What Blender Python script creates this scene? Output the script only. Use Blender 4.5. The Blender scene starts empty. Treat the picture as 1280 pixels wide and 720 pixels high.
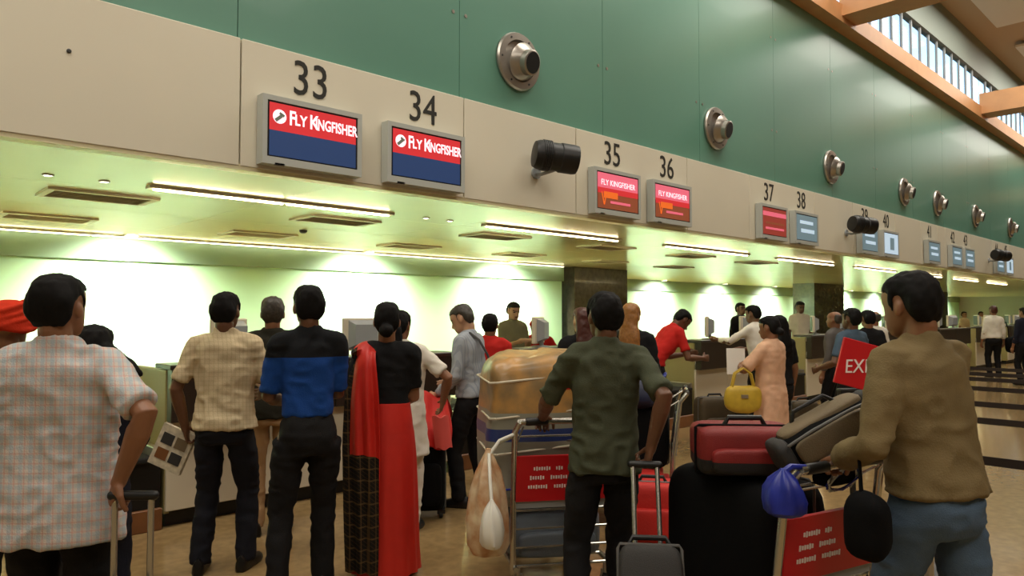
import bpy, bmesh, math, random
import numpy as np
from mathutils import Vector, Matrix

random.seed(7); np.random.seed(7)
D2R = math.pi / 180
scene = bpy.context.scene
COL = scene.collection

# ------------------------------------------------------------------ camera
# world: x runs along the check-in wall, y runs towards it, z up.  camera stands at the origin, eye height 1.58
CAM_H, F_PX, YAW, PITCH = 1.58, 900.0, -43.7, 2.05
cam_d = bpy.data.cameras.new('camera'); cam = bpy.data.objects.new('camera', cam_d); COL.objects.link(cam)
cam.location = (0, 0, CAM_H); cam.rotation_euler = ((90 + PITCH) * D2R, 0, YAW * D2R)
cam_d.sensor_width = 36; cam_d.lens = F_PX / 1280 * 36; cam_d.clip_start = 0.05; cam_d.clip_end = 300
scene.camera = cam
FX, FY = -math.sin(YAW * D2R), math.cos(YAW * D2R)      # forward on the floor
def at(px, Z):
    """floor position of something Z metres ahead that shows at pixel column px"""
    X = (px - 640) * Z / F_PX
    return (FX * Z + FY * X, FY * Z - FX * X)

# ------------------------------------------------------------------ world, exposure, large lights
w = bpy.data.worlds.new('sky'); scene.world = w; w.use_nodes = True
nt = w.node_tree; bg = nt.nodes['Background']
sky = nt.nodes.new('ShaderNodeTexSky'); sky.sky_type = 'NISHITA'; sky.sun_disc = False
sky.sun_elevation = 40 * D2R; sky.sun_rotation = 200 * D2R
nt.links.new(sky.outputs[0], bg.inputs[0]); bg.inputs[1].default_value = 0.55
vs = scene.view_settings
vs.view_transform = 'Standard'; vs.look = 'None'; vs.gamma = 1; vs.exposure = 0.35; vs.use_curve_mapping = False

def area_light(name, loc, rot, sx, sy, power, col, spread=180):
    d = bpy.data.lights.new(name, 'AREA'); d.shape = 'RECTANGLE'; d.size = sx; d.size_y = sy
    d.energy = power; d.color = col; d.spread = spread * D2R
    o = bpy.data.objects.new(name, d); COL.objects.link(o); o.location = loc; o.rotation_euler = rot
    return o
def spot_light(name, loc, rot, power, col, size=100, blend=0.6, radius=0.05):
    d = bpy.data.lights.new(name, 'SPOT'); d.energy = power; d.color = col
    d.spot_size = size * D2R; d.spot_blend = blend; d.shadow_soft_size = radius
    o = bpy.data.objects.new(name, d); COL.objects.link(o); o.location = loc; o.rotation_euler = rot
    return o
ADDED_ROOF_LIGHTS = [(s, y) for s in (-0.4, 10.0, 20.4, 30.8, 41.2) for y in (3.6,)] + [(-5.0, -5.0), (5.0, -5.0)]  # unseen roof lights added to lift the hall; last pair lights people's backs
for (s, y) in ADDED_ROOF_LIGHTS:
    area_light('added_roof_light', (s, y, 9.86), (0, 0, 0), 8.0, 3.0, 370 if y > 0 else 390, (1.0, 0.94, 0.83))

# ------------------------------------------------------------------ materials
def lin(c):
    c = np.array(c[:3], float) / 255.0
    return tuple(np.where(c <= 0.04045, c / 12.92, ((c + 0.055) / 1.055) ** 2.4)) + (1.0,)
MATS = {}
def mat(name, rgb, rough=0.6, metal=0.0, var=0.0, vscale=6.0, bump=0.0, bscale=40.0, spec=0.5, coat=0.0, emit=0.0, ergb=None, var2=None):
    if name in MATS: return MATS[name]
    m = bpy.data.materials.new(name); m.use_nodes = True; MATS[name] = m
    t = m.node_tree; b = t.nodes['Principled BSDF']
    b.inputs['Base Color'].default_value = lin(rgb); b.inputs['Roughness'].default_value = rough
    b.inputs['Metallic'].default_value = metal; b.inputs['Specular IOR Level'].default_value = spec
    b.inputs['Coat Weight'].default_value = coat; b.inputs['Coat Roughness'].default_value = 0.05
    if emit:
        b.inputs['Emission Color'].default_value = lin(ergb or rgb); b.inputs['Emission Strength'].default_value = emit
    tc = t.nodes.new('ShaderNodeTexCoord')
    n = t.nodes.new('ShaderNodeTexNoise'); n.inputs['Scale'].default_value = vscale; n.inputs['Detail'].default_value = 4
    t.links.new(tc.outputs['Object'], n.inputs['Vector'])
    if var or var2:
        mx = t.nodes.new('ShaderNodeMix'); mx.data_type = 'RGBA'
        c = np.array(lin(rgb)[:3])
        mx.inputs['A'].default_value = tuple(c * (1 - var)) + (1,)
        mx.inputs['B'].default_value = lin(var2) if var2 else tuple(np.minimum(c * (1 + var), 1)) + (1,)
        rp = t.nodes.new('ShaderNodeMapRange'); rp.inputs['From Min'].default_value = 0.32; rp.inputs['From Max'].default_value = 0.68
        t.links.new(n.outputs[0], rp.inputs['Value']); t.links.new(rp.outputs[0], mx.inputs['Factor'])
        t.links.new(mx.outputs['Result'], b.inputs['Base Color'])
    if bump:
        n2 = t.nodes.new('ShaderNodeTexNoise'); n2.inputs['Scale'].default_value = bscale; n2.inputs['Detail'].default_value = 3
        t.links.new(tc.outputs['Object'], n2.inputs['Vector'])
        bp = t.nodes.new('ShaderNodeBump'); bp.inputs['Strength'].default_value = bump; bp.inputs['Distance'].default_value = 0.01
        t.links.new(n2.outputs[0], bp.inputs['Height']); t.links.new(bp.outputs[0], b.inputs['Normal'])
    return m
def add_bands(m, bands):
    """woven bands over a cloth: list of (axis weights, frequency per metre, width 0..1, phase, rgb, strength)"""
    t = m.node_tree; b = t.nodes['Principled BSDF']; L = t.links
    tc = t.nodes.new('ShaderNodeTexCoord')
    src = b.inputs['Base Color'].links[0].from_socket if b.inputs['Base Color'].links else None
    for (ax, fr, wd, ph, rgb, st) in bands:
        d = t.nodes.new('ShaderNodeVectorMath'); d.operation = 'DOT_PRODUCT'; d.inputs[1].default_value = ax
        L.new(tc.outputs['Object'], d.inputs[0])
        m1 = t.nodes.new('ShaderNodeMath'); m1.operation = 'MULTIPLY_ADD'; m1.inputs[1].default_value = fr; m1.inputs[2].default_value = ph
        L.new(d.outputs['Value'], m1.inputs[0])
        f = t.nodes.new('ShaderNodeMath'); f.operation = 'FRACT'; L.new(m1.outputs[0], f.inputs[0])
        lt = t.nodes.new('ShaderNodeMath'); lt.operation = 'LESS_THAN'; lt.inputs[1].default_value = wd; L.new(f.outputs[0], lt.inputs[0])
        ml = t.nodes.new('ShaderNodeMath'); ml.operation = 'MULTIPLY'; ml.inputs[1].default_value = st; L.new(lt.outputs[0], ml.inputs[0])
        mx = t.nodes.new('ShaderNodeMix'); mx.data_type = 'RGBA'
        if src: L.new(src, mx.inputs['A'])
        else: mx.inputs['A'].default_value = b.inputs['Base Color'].default_value[:]
        mx.inputs['B'].default_value = lin(rgb); L.new(ml.outputs[0], mx.inputs['Factor'])
        src = mx.outputs['Result']
    L.new(src, b.inputs['Base Color'])
    return m
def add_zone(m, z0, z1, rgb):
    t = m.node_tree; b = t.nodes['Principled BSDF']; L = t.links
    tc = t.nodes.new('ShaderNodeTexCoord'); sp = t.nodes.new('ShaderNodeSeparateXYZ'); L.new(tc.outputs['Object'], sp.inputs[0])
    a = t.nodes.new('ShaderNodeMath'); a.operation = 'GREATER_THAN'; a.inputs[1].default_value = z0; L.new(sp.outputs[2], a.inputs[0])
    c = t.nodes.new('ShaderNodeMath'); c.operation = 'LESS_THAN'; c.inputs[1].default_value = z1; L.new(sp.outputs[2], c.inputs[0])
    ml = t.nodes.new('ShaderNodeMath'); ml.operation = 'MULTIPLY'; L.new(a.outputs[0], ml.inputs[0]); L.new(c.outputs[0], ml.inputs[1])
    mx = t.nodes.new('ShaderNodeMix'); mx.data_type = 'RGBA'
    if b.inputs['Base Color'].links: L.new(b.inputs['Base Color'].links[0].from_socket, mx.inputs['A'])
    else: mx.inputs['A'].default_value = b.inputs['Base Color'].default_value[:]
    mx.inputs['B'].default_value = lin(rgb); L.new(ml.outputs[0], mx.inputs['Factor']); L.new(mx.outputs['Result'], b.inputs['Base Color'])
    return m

M_fascia = mat('fascia_panel', (226, 220, 200), 0.45, var=0.03, vscale=0.6)
M_soffit = mat('soffit_panel', (240, 230, 178), 0.20, spec=0.8, coat=0.25, var=0.03, vscale=0.8)
M_lip = mat('soffit_lip', (236, 228, 190), 0.35)
M_glass = mat('teal_glass', (98, 146, 128), 0.34, spec=0.5, coat=0.06, var=0.06, vscale=0.35)
M_wallgreen = mat('pale_green_wall', (190, 230, 192), 0.5, var=0.03, vscale=0.7)
M_band = mat('shaded_green_cornice', (128, 152, 126), 0.5)  # shade along the wall top is put into this band as darker green
M_stone = mat('dark_stone', (84, 78, 60), 0.25, var=0.22, vscale=9, coat=0.2)
M_floor = mat('granite_floor', (150, 124, 84), 0.14, var=0.14, vscale=14, spec=0.5)
M_timber = mat('orange_timber', (206, 150, 100), 0.5, var=0.06, vscale=3)
M_roof = mat('roof_panel', (188, 168, 138), 0.7)
M_upper = mat('grey_teal_panel', (140, 150, 140), 0.6)
M_hallwall = mat('hall_wall', (150, 146, 126), 0.7)
M_steel = mat('brushed_steel', (178, 172, 164), 0.32, metal=0.85, bump=0.05, bscale=60)
M_chrome = mat('trolley_steel', (190, 188, 180), 0.25, metal=0.9)
M_grey = mat('grey_plastic', (152, 156, 156), 0.45)
M_dgrey = mat('dark_grey', (52, 52, 52), 0.5)
M_black = mat('black_plastic', (14, 14, 14), 0.45)
M_rubber = mat('rubber', (18, 17, 16), 0.7)
M_white = mat('white_paint', (225, 222, 210), 0.5)
M_cream = mat('cream_laminate', (214, 204, 180), 0.4)
M_olive = mat('olive_laminate', (158, 146, 96), 0.35)
M_dbrown = mat('dark_brown_laminate', (48, 38, 30), 0.3)
M_wood = mat('brown_wood', (122, 78, 44), 0.4, var=0.15, vscale=5)
M_tube = mat('fluorescent_tube', (255, 240, 205), 0.4, emit=22.0, ergb=(255, 232, 180))
M_slot = mat('cornice_tube', (255, 246, 215), 0.4, emit=5.0, ergb=(255, 246, 205))
M_lampface = mat('lamp_face', (255, 245, 220), 0.4, emit=18.0, ergb=(255, 246, 215))
M_num = mat('number_paint', (34, 32, 24), 0.6)
M_red = mat('sign_red', (196, 22, 30), 0.4)
M_lettering = mat('white_lettering', (240, 232, 226), 0.5)

# ------------------------------------------------------------------ mesh helpers
class G:
    """collects closed shapes; build() links them as one mesh object"""
    def __init__(s): s.V = []; s.F = []; s.M = []
    def add(s, V, F, m=0):
        o = len(s.V); s.V.extend([tuple(map(float, v)) for v in V]); s.F.extend([tuple(i + o for i in f) for f in F]); s.M.extend([m] * len(F)); return s
    def box(s, c, d, m=0, rot=None):
        x, y, z = d[0] / 2, d[1] / 2, d[2] / 2
        V = [Vector((a * x, b * y, e * z)) for a in (-1, 1) for b in (-1, 1) for e in (-1, 1)]
        if rot is not None: V = [rot @ v for v in V]
        V = [v + Vector(c) for v in V]
        return s.add(V, [(0, 1, 3, 2), (4, 6, 7, 5), (0, 4, 5, 1), (2, 3, 7, 6), (0, 2, 6, 4), (1, 5, 7, 3)], m)
    def loft(s, rings, m=0, closed=True):
        n = len(rings[0]); V = [p for r in rings for p in r]; F = []
        for i in range(len(rings) - 1):
            for j in range(n):
                k = (j + 1) % n
                F.append((i * n + j, i * n + k, (i + 1) * n + k, (i + 1) * n + j))
        if closed:
            F.append(tuple(range(n - 1, -1, -1))); F.append(tuple((len(rings) - 1) * n + j for j in range(n)))
        return s.add(V, F, m)
    def limb(s, pts, rad, n=12, m=0, flat=1.0, up=None, round_ends=True):
        pts = [np.array(p, float) for p in pts]; rad = list(rad) if hasattr(rad, '__len__') else [rad] * len(pts)
        P, R = [], []
        T = []
        for i in range(len(pts)):
            a = pts[max(i - 1, 0)]; b = pts[min(i + 1, len(pts) - 1)]
            d = b - a; T.append(d / max(np.linalg.norm(d), 1e-9))
        seq = []
        if round_ends:
            for q in (1.0, 0.72, 0.38): seq.append((pts[0] - T[0] * rad[0] * q * 0.95, rad[0] * math.sqrt(max(1 - q * q, 0.012)), T[0]))
        for p, r, t in zip(pts, rad, T): seq.append((p, r, t))
        if round_ends:
            for q in (0.38, 0.72, 1.0): seq.append((pts[-1] + T[-1] * rad[-1] * q * 0.95, rad[-1] * math.sqrt(max(1 - q * q, 0.012)), T[-1]))
        u = np.array(up, float) if up is not None else np.array((0.0, 1, 0)) if abs(T[0][1]) < 0.9 else np.array((1.0, 0, 0))
        rings = []
        for p, r, t in seq:
            u = u - t * np.dot(u, t); u /= max(np.linalg.norm(u), 1e-9); v = np.cross(t, u)
            rings.append([p + r * (math.cos(a) * v + math.sin(a) * u * flat) for a in np.linspace(0, 2 * math.pi, n, endpoint=False)])
        return s.loft(rings, m)
    def tube(s, pts, r, n=8, m=0): return s.limb(pts, r, n, m, round_ends=False)
    def cyl(s, a, b, r, r2=None, n=20, m=0): return s.limb([a, b], [r, r if r2 is None else r2], n, m, round_ends=False)
    def ball(s, c, r, m=0, n=14, k=9):
        c = np.array(c, float); r = np.array(r if hasattr(r, '__len__') else (r, r, r), float)
        rings = []
        for i in range(k):
            ph = -math.pi / 2 + math.pi * (i + 0.25) / (k - 0.5)
            rings.append([c + r * np.array((math.cos(ph) * math.cos(a), math.cos(ph) * math.sin(a), math.sin(ph))) for a in np.linspace(0, 2 * math.pi, n, endpoint=False)])
        return s.loft(rings, m)
    def lathe(s, prof, origin, axis, n=24, m=0, closed=True):
        """profile [(distance along axis, radius)]"""
        ax = np.array(axis, float); ax /= np.linalg.norm(ax); u = np.array((0, 0, 1.0)) if abs(ax[2]) < 0.9 else np.array((1.0, 0, 0))
        u = u - ax * np.dot(u, ax); u /= np.linalg.norm(u); v = np.cross(ax, u); o = np.array(origin, float)
        rings = [[o + ax * t + r * (math.cos(a) * u + math.sin(a) * v) for a in np.linspace(0, 2 * math.pi, n, endpoint=False)] for t, r in prof]
        return s.loft(rings, m, closed)
    def mesh(s, name):
        me = bpy.data.meshes.new(name); me.from_pydata(s.V, [], s.F); me.polygons.foreach_set('material_index', s.M); me.update(); return me
    def build(s, name, mats, parent=None, smooth=False, loc=None, bevel=0.0, seg=2):
        me = s.mesh(name)
        if bevel:
            bm = bmesh.new(); bm.from_mesh(me)
            bmesh.ops.bevel(bm, geom=[e for e in bm.edges], offset=bevel, segments=seg, profile=0.5, affect='EDGES', clamp_overlap=True)
            bm.to_mesh(me); bm.free()
        bm = bmesh.new(); bm.from_mesh(me); bmesh.ops.recalc_face_normals(bm, faces=bm.faces); bm.to_mesh(me); bm.free()
        for mm in (mats if isinstance(mats, (list, tuple)) else [mats]): me.materials.append(mm)
        if smooth:
            me.polygons.foreach_set('use_smooth', [True] * len(me.polygons))
            try: me.set_sharp_from_angle(angle=40 * D2R)
            except Exception: pass
        o = bpy.data.objects.new(name, me); COL.objects.link(o); o.parent = parent
        if loc is not None: o.location = loc
        return o
def tag(o, label=None, cat=None, group=None, kind=None):
    if label: o['label'] = label
    if cat: o['category'] = cat
    if group: o['group'] = group
    if kind: o['kind'] = kind
    return o
def thing(name, label, cat, loc=(0, 0, 0), rz=0.0, group=None):
    o = bpy.data.objects.new(name, None); COL.objects.link(o); o.location = loc; o.rotation_euler = (0, 0, rz)
    o.empty_display_size = 0.1
    return tag(o, label, cat, group)
def kids(o): return [c for c in bpy.data.objects if c.parent == o]
def dup(o, parent=None):
    c = o.copy(); COL.objects.link(c); c.parent = parent
    for ch in kids(o): dup(ch, c)
    return c
def share(o, parent, loc, rot=None):
    c = o.copy(); COL.objects.link(c); c.parent = parent; c.location = loc
    if rot is not None: c.rotation_euler = rot
    return c
TEXTS = []
def text(name, body, size, m, parent, loc, rot=(90 * D2R, 0, 0), ext=0.003, sx=1.0, shear=0.0, bold=0.0):
    cu = bpy.data.curves.new('lettering', 'FONT'); cu.body = body; cu.size = size; cu.align_x = 'CENTER'; cu.align_y = 'CENTER'
    cu.extrude = ext; cu.shear = shear; cu.offset = bold; cu.resolution_u = 3
    tmp = bpy.data.objects.new('tmp_text', cu); COL.objects.link(tmp)
    TEXTS.append((tmp, name, m, parent, loc, rot, sx))
def flush_text():
    bpy.context.view_layer.update(); dg = bpy.context.evaluated_depsgraph_get()
    for (tmp, name, m, parent, loc, rot, sx) in TEXTS:
        me = bpy.data.meshes.new_from_object(tmp.evaluated_get(dg)); me.name = name; me.materials.clear(); me.materials.append(m)
        o = bpy.data.objects.new(name, me); COL.objects.link(o); o.parent = parent; o.location = loc; o.rotation_euler = rot; o.scale = (sx, 1, 1)
    for t in TEXTS:
        cu = t[0].data; bpy.data.objects.remove(t[0]); bpy.data.curves.remove(cu)

# ------------------------------------------------------------------ structure
P_F, Z_S, Z_F, Z_G = 6.0, 2.84, 3.94, 7.52          # fascia plane, soffit, fascia top, glass top
S0, S1 = -8.0, 64.0
fl = G().box((25, 0, -0.1), (74, 34, 0.2)).build('floor', M_floor); tag(fl, kind='structure')
# fascia: backing + the separate cream panels
fas = G().box(((S0 + S1) / 2, P_F + 0.25, (Z_S + Z_F) / 2 + 0.02), (S1 - S0, 0.36, Z_F - Z_S - 0.08)).build('wall_fascia', M_dgrey); tag(fas, kind='structure')
seams = [S0, -3.0, 2.53, 5.01, 6.86, 9.40, 11.30, 13.85, 15.72, 18.26, 20.1, 21.4, 22.1, 24.6, 26.9, 29.2, 31.2, 33.7, 35.6, 38.1, 40, 44, 48, 52, 56, 60, S1]
for a, b in zip(seams[:-1], seams[1:]):
    G().box(((a + b) / 2, P_F + 0.035, (Z_S + Z_F) / 2), (b - a - 0.014, 0.07, Z_F - Z_S)).build('panel', M_fascia, fas, bevel=0.006, seg=1)
# chamfered lip between fascia and soffit
lip = G()
for a in (0,):
    prof = [(P_F, Z_S), (P_F + 0.42, Z_S - 0.0), (P_F + 0.42, Z_S + 0.1), (P_F + 0.07, Z_S + 0.1)]
    lip.loft([[(x, y, z - 0.002) for (y, z) in [(P_F + 0.01, Z_S - 0.03), (P_F + 0.05, Z_S - 0.03), (P_F + 0.31, Z_S + 0.0), (P_F + 0.31, Z_S + 0.1), (P_F + 0.01, Z_S + 0.02)]] for x in (S0, S1)])
tag(lip.build('trim_1', M_lip), kind='structure')
# glass wall above
gw = G().box(((S0 + S1) / 2, P_F + 0.30, (Z_F + Z_G) / 2), (S1 - S0, 0.3, Z_G - Z_F)).build('wall_glass', M_dgrey); tag(gw, kind='structure')
gs = [S0, -4.9, -2.4, 0.05, 2.53, 5.01, 7.5, 9.9, 12.4, 14.9, 17.3, 19.8, 22.3, 24.7, 27.2, 29.7, 32.1, 34.6, 37.1, 39.5, 42, 46, 50, 55, 60, S1]
for a, b in zip(gs[:-1], gs[1:]):
    G().box(((a + b) / 2, P_F + 0.10, (Z_F + Z_G) / 2), (b - a - 0.008, 0.03, Z_G - Z_F - 0.006)).build('glass_panel', M_glass, gw)
    for zz in (4.9, 6.6):
        for ss in (a + 0.09, b - 0.09):
            G().cyl((ss, P_F + 0.09, zz), (ss, P_F + 0.08, zz), 0.022, n=8).build('glass_bolt', M_steel, gw)
# soffit panels
sof = G().box(((S0 + S1) / 2, 11.2, Z_S + 0.12), (S1 - S0, 10.0, 0.12)).build('ceiling_soffit', M_dgrey); tag(sof, kind='structure')
rows = [(6.30, 8.0), (8.0, 9.7), (9.7, 11.4), (11.4, 13.1)]
for (a, b) in rows:
    s = S0
    while s < S1:
        e = min(s + 2.9, S1)
        G().box(((s + e) / 2, (a + b) / 2, Z_S + 0.03), (e - s - 0.005, b - a - 0.005, 0.06)).build('soffit_panel', M_soffit, sof)
        s = e
G().box(((S0 + S1) / 2, 14.6, Z_S + 0.03), (S1 - S0, 2.99, 0.06)).build('soffit_panel', M_soffit, sof)
# rear walls, cornice, columns
R1, R2, SE = 12.85, 16.0, 14.1
wr = G().box(((S0 + SE) / 2, R1 + 0.1, Z_S / 2), (SE - S0, 0.2, Z_S)).build('wall_rear', M_wallgreen); tag(wr, kind='structure')
wr2 = G().box(((SE - 4 + S1) / 2, R2 + 0.1, Z_S / 2), (S1 - SE + 4, 0.2, Z_S)).build('wall_rear_far', M_wallgreen); tag(wr2, kind='structure')
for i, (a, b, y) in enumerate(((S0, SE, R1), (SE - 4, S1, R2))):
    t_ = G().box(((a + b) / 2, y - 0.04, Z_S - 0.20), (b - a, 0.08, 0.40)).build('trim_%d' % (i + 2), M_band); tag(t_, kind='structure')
for i, (a, b) in enumerate(((14.5, 16.8), (29.3, 32.3), (44.2, 47.2))):
    c_ = G().box(((a + b) / 2, R1 + 0.35, Z_S / 2), (b - a, 0.9, Z_S))
    o = c_.build('column', M_stone)
    tag(o, ('dark stone clad column rising behind the check-in desk marked thirty-five', 'dark stone clad column behind the desks marked thirty-seven and thirty-eight', 'dark stone clad column far down the hall behind number forty-one')[i], 'column', 'stone columns')
# hall shell behind and beside the camera
for nm, c, d in (('wall_opposite', (25, -17.1, 5), (74, 0.2, 10.4)), ('wall_left', (S0 - 4.1, 0, 5), (0.2, 34.4, 10.4)), ('wall_right', (62.1, 0, 5), (0.2, 34.4, 10.4)),
                 ('wall_conveyor_left', (S0, 11, 1.4), (0.2, 10, 2.9))):
    tag(G().box(c, d).build(nm, M_hallwall), kind='structure')
rf = G().box((25, -5.6, 10.2), (74, 23.2, 0.2)).build('ceiling', M_roof); tag(rf, kind='structure')
# edge beam, clerestory glazing, cross beams
tag(G().box((25, P_F - 0.02, 7.70), (74, 0.36, 0.36)).build('trim_5', M_timber), kind='structure')
tag(G().box((25, P_F + 0.05, 9.62), (74, 0.2, 1.2)).build('wall_upper', M_upper), kind='structure')
M_pane = mat('clerestory_pane', (226, 240, 240), 0.05)
_b = M_pane.node_tree.nodes['Principled BSDF']; _b.inputs['Transmission Weight'].default_value = 1.0; _b.inputs['IOR'].default_value = 1.05
BAYS = [-5.6, 4.8, 15.2, 25.6, 36.0, 46.4, 56.8]
for i, b in enumerate(BAYS):
    tag(G().box((b, -5.5, 7.95), (0.75, 22.7, 0.62)).build('beam', M_timber), kind='structure')
    if i < len(BAYS) - 1:
        a, e = b + 0.4, BAYS[i + 1] - 0.4
        wo = G().box(((a + e) / 2, P_F + 0.05, 7.90), (e - a, 0.12, 0.06)).build('window_%d' % (i + 1), M_timber); tag(wo, kind='structure')
        n = 14
        for k in range(n):
            x0, x1 = a + (e - a) * k / n, a + (e - a) * (k + 1) / n
            G().box(((x0 + x1) / 2, P_F + 0.05, 8.48), (x1 - x0 - 0.06, 0.012, 1.12)).build('pane', M_pane, wo)
            G().box((x1, P_F + 0.03, 8.48), (0.06, 0.06, 1.12)).build('mullion', M_grey, wo)

# ------------------------------------------------------------------ soffit lights and vents
for i, (a, b) in enumerate(((-2.1, 0.8), (2.3, 5.1), (6.7, 9.7), (11.1, 14.1), (15.5, 18.5), (19.9, 22.9), (24.3, 27.3), (28.7, 31.7), (33.1, 36.1))):
    lb = ['beyond the tiny downlights', 'above the desk under screens thirty-three and thirty-four', 'behind the screens thirty-five and thirty-six', 'behind the screens thirty-seven and thirty-eight', 'behind the screens thirty-nine and forty', 'behind the screen forty-one', 'behind the spotlight past screen forty-three', 'behind the far screens forty-four and forty-five', 'past the last screens'][i]
    t = thing('light_strip', 'thin fluorescent strip light in the soffit ' + lb, 'light', ((a + b) / 2, 7.55, Z_S), group='soffit strip lights')
    L = b - a
    G().box((0, 0, -0.012), (L + 0.06, 0.12, 0.03)).build('housing', M_white, t)
    for q in (-1, 1):
        G().box((q * L / 4, 0, -0.032), (L / 2 - 0.05, 0.04, 0.02)).build('tube', M_tube, t)
slot = thing('cornice_light', 'long thin bright light slot along the rear edge of the soffit', 'light', (3.0, R1 - 0.16, Z_S))
G().box((0, 0, -0.01), (22, 0.10, 0.03)).build('housing', M_white, slot)
for k in range(12): G().box((-11 + 22 / 12 * (k + 0.5), 0, -0.03), (22 / 12 - 0.04, 0.05, 0.02)).build('tube', M_slot, slot)
def vent(x, y, label):
    t = thing('ceiling_vent', label, 'vent', (x, y, Z_S), group='soffit air vents')
    f = G()
    for (c, d) in (((0, .27, -.01), (1.05, .07, .03)), ((0, -.27, -.01), (1.05, .07, .03)), ((.49, 0, -.01), (.07, .47, .03)), ((-.49, 0, -.01), (.07, .47, .03))): f.box(c, d)
    f.build('frame', M_cream, t); G().box((0, 0, 0.0), (0.92, 0.48, 0.012)).build('backing', mat('vent_grey', (120, 112, 84), .6), t)
    for k in range(6): G().box((0, -0.20 + k * 0.08, -0.012), (0.92, 0.045, 0.006), rot=Matrix.Rotation(0.5, 3, 'X')).build('slat', M_cream, t)
for i, s in enumerate((2.1, 4.95, 7.85, 10.7, 13.6, 16.5)):
    vent(s, 8.6, 'square slatted air vent in the soffit, row by the strip lights, %s' % ('above the turbaned traveller', 'over desk thirty-four', 'over desk thirty-five', 'over desk thirty-six', 'over desk thirty-seven', 'over desk thirty-eight')[i])
    vent(s - 0.02, 10.95, 'square slatted air vent in the soffit, row by the rear wall, %s' % ('above the turbaned traveller', 'over desk thirty-four', 'over desk thirty-five', 'over desk thirty-six', 'over desk thirty-seven', 'over desk thirty-eight')[i])
for i, s in enumerate((1.44, 1.9, 5.7, 6.1)):
    t = thing('downlight', 'tiny round recessed downlight %s' % ('beside the slatted vent, farther from the strip light', 'between its twin and the first strip light', 'just past the first strip light', 'just before the second strip light')[i], 'light', (s, 7.6, Z_S), group='tiny recessed downlights')
    G().lathe([(0, 0.05), (0.012, 0.05), (0.012, 0.036), (0.004, 0.034)], (0, 0, 0), (0, 0, -1)).build('ring', M_steel, t)
    G().cyl((0, 0, 0), (0, 0, -0.008), 0.034, n=14).build('lamp', M_lampface, t)
t = thing('smoke_detector', 'small dark smoke detector dot on the soffit', 'detector', (5.2, 10.0, Z_S))
G().lathe([(0, 0.06), (0.03, 0.055), (0.05, 0.03)], (0, 0, 0), (0, 0, -1)).build('body', M_dgrey, t, smooth=True)
# wall washing spots by the rear walls
def wallspot(s, y, power, label):
    t = thing('wall_spotlight', label, 'light', (s, y, Z_S), group='wall washing spotlights')
    G().lathe([(0, 0.11), (0.03, 0.11), (0.03, 0.09), (0.012, 0.085)], (0, 0, 0), (0, 0, -1)).build('ring', M_white, t, smooth=True)
    G().cyl((0, 0, 0), (0, 0, -0.02), 0.085, n=18).build('lamp', M_lampface, t)
    spot_light('wall_spot_light', (s, y, Z_S - 0.06), (20 * D2R, 0, 0), power * .35, (1.0, 0.97, 0.84), 84, 0.75, 0.06)
    spot_light('added_wall_wash', (s, y - .45, Z_S - 0.06), (24 * D2R, 0, 0), power, (0.98, 1.0, 0.84), 150, 1.0, 0.12)  # extra wide lamp without a fixture, added for a broad wall wash
for i, s in enumerate((-5.3, -0.9, 3.5, 7.9, 11.9)):
    wallspot(s, R1 - 0.42, 1000, 'spotlight washing the pale green rear wall, number %s along from the hall end' % ('one', 'two', 'three', 'four', 'five')[i])
for i, s in enumerate((18.4, 22.8, 27.2, 31.6, 36.0, 40.4, 44.8, 49.2, 53.6, 58.0)):
    wallspot(s, R2 - 0.42, 1000, 'spotlight washing the deeper rear wall, number %s past the first stone column' % ('one', 'two', 'three', 'four', 'five', 'six', 'seven', 'eight', 'nine', 'ten')[i])
for i, (s, y) in enumerate(ADDED_ROOF_LIGHTS):  # housings for the unseen roof lights added above the hall
    t = thing('added_roof_panel', 'added unseen roof light panel %s' % ('behind the first roof beam', 'between the first two roof beams in view', 'past the second roof beam in view', 'over the far displays', 'at the far end of the hall', 'behind the photographer', 'over the queue belts')[i], 'light', (s, y, 9.90), group='added roof light panels')
    G().box((0, 0, 0.03), (8.2, 3.2, 0.06)).build('housing', M_white, t)
    for q in (-1, 1): G().cyl((q, 0, 0.05), (q, 0, 0.22), 0.012, n=6).build('hanger', M_steel, t)

# ------------------------------------------------------------------ signs on the fascia
M_bez = mat('display_frame', (186, 190, 184), 0.4)
M_scr_red = mat('screen_red', (190, 40, 46), 0.3, emit=0.42, ergb=(226, 62, 64))
M_scr_blue = mat('screen_blue', (44, 62, 104), 0.3, emit=0.22, ergb=(62, 90, 140))
M_scr_txt = mat('screen_white', (250, 226, 232), 0.3, emit=0.8, ergb=(250, 222, 230))
M_scr_pink = mat('screen_pink', (226, 110, 130), 0.3, emit=0.5, ergb=(222, 100, 122))
M_scr_brown = mat('screen_brown', (146, 82, 56), 0.3, emit=0.32, ergb=(150, 78, 52))
M_scr_orange = mat('screen_orange', (226, 110, 40), 0.3, emit=0.5, ergb=(226, 104, 40))
M_scr_grey = mat('screen_grey', (120, 142, 150), 0.3, emit=0.30, ergb=(120, 148, 160))
M_scr_pale = mat('screen_pale', (190, 210, 225), 0.3, emit=0.5, ergb=(190, 215, 235))
M_scr_dim = mat('screen_dim_red', (150, 62, 52), 0.3, emit=0.30, ergb=(170, 70, 58))
M_emgreen = mat('emblem_grey', (110, 120, 104), 0.4, emit=0.2, ergb=(110, 120, 104))
ZD = 3.17
NW = dict(zip(range(33, 46), 'thirty-three thirty-four thirty-five thirty-six thirty-seven thirty-eight thirty-nine forty forty-one forty-two forty-three forty-four forty-five'.split()))
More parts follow.
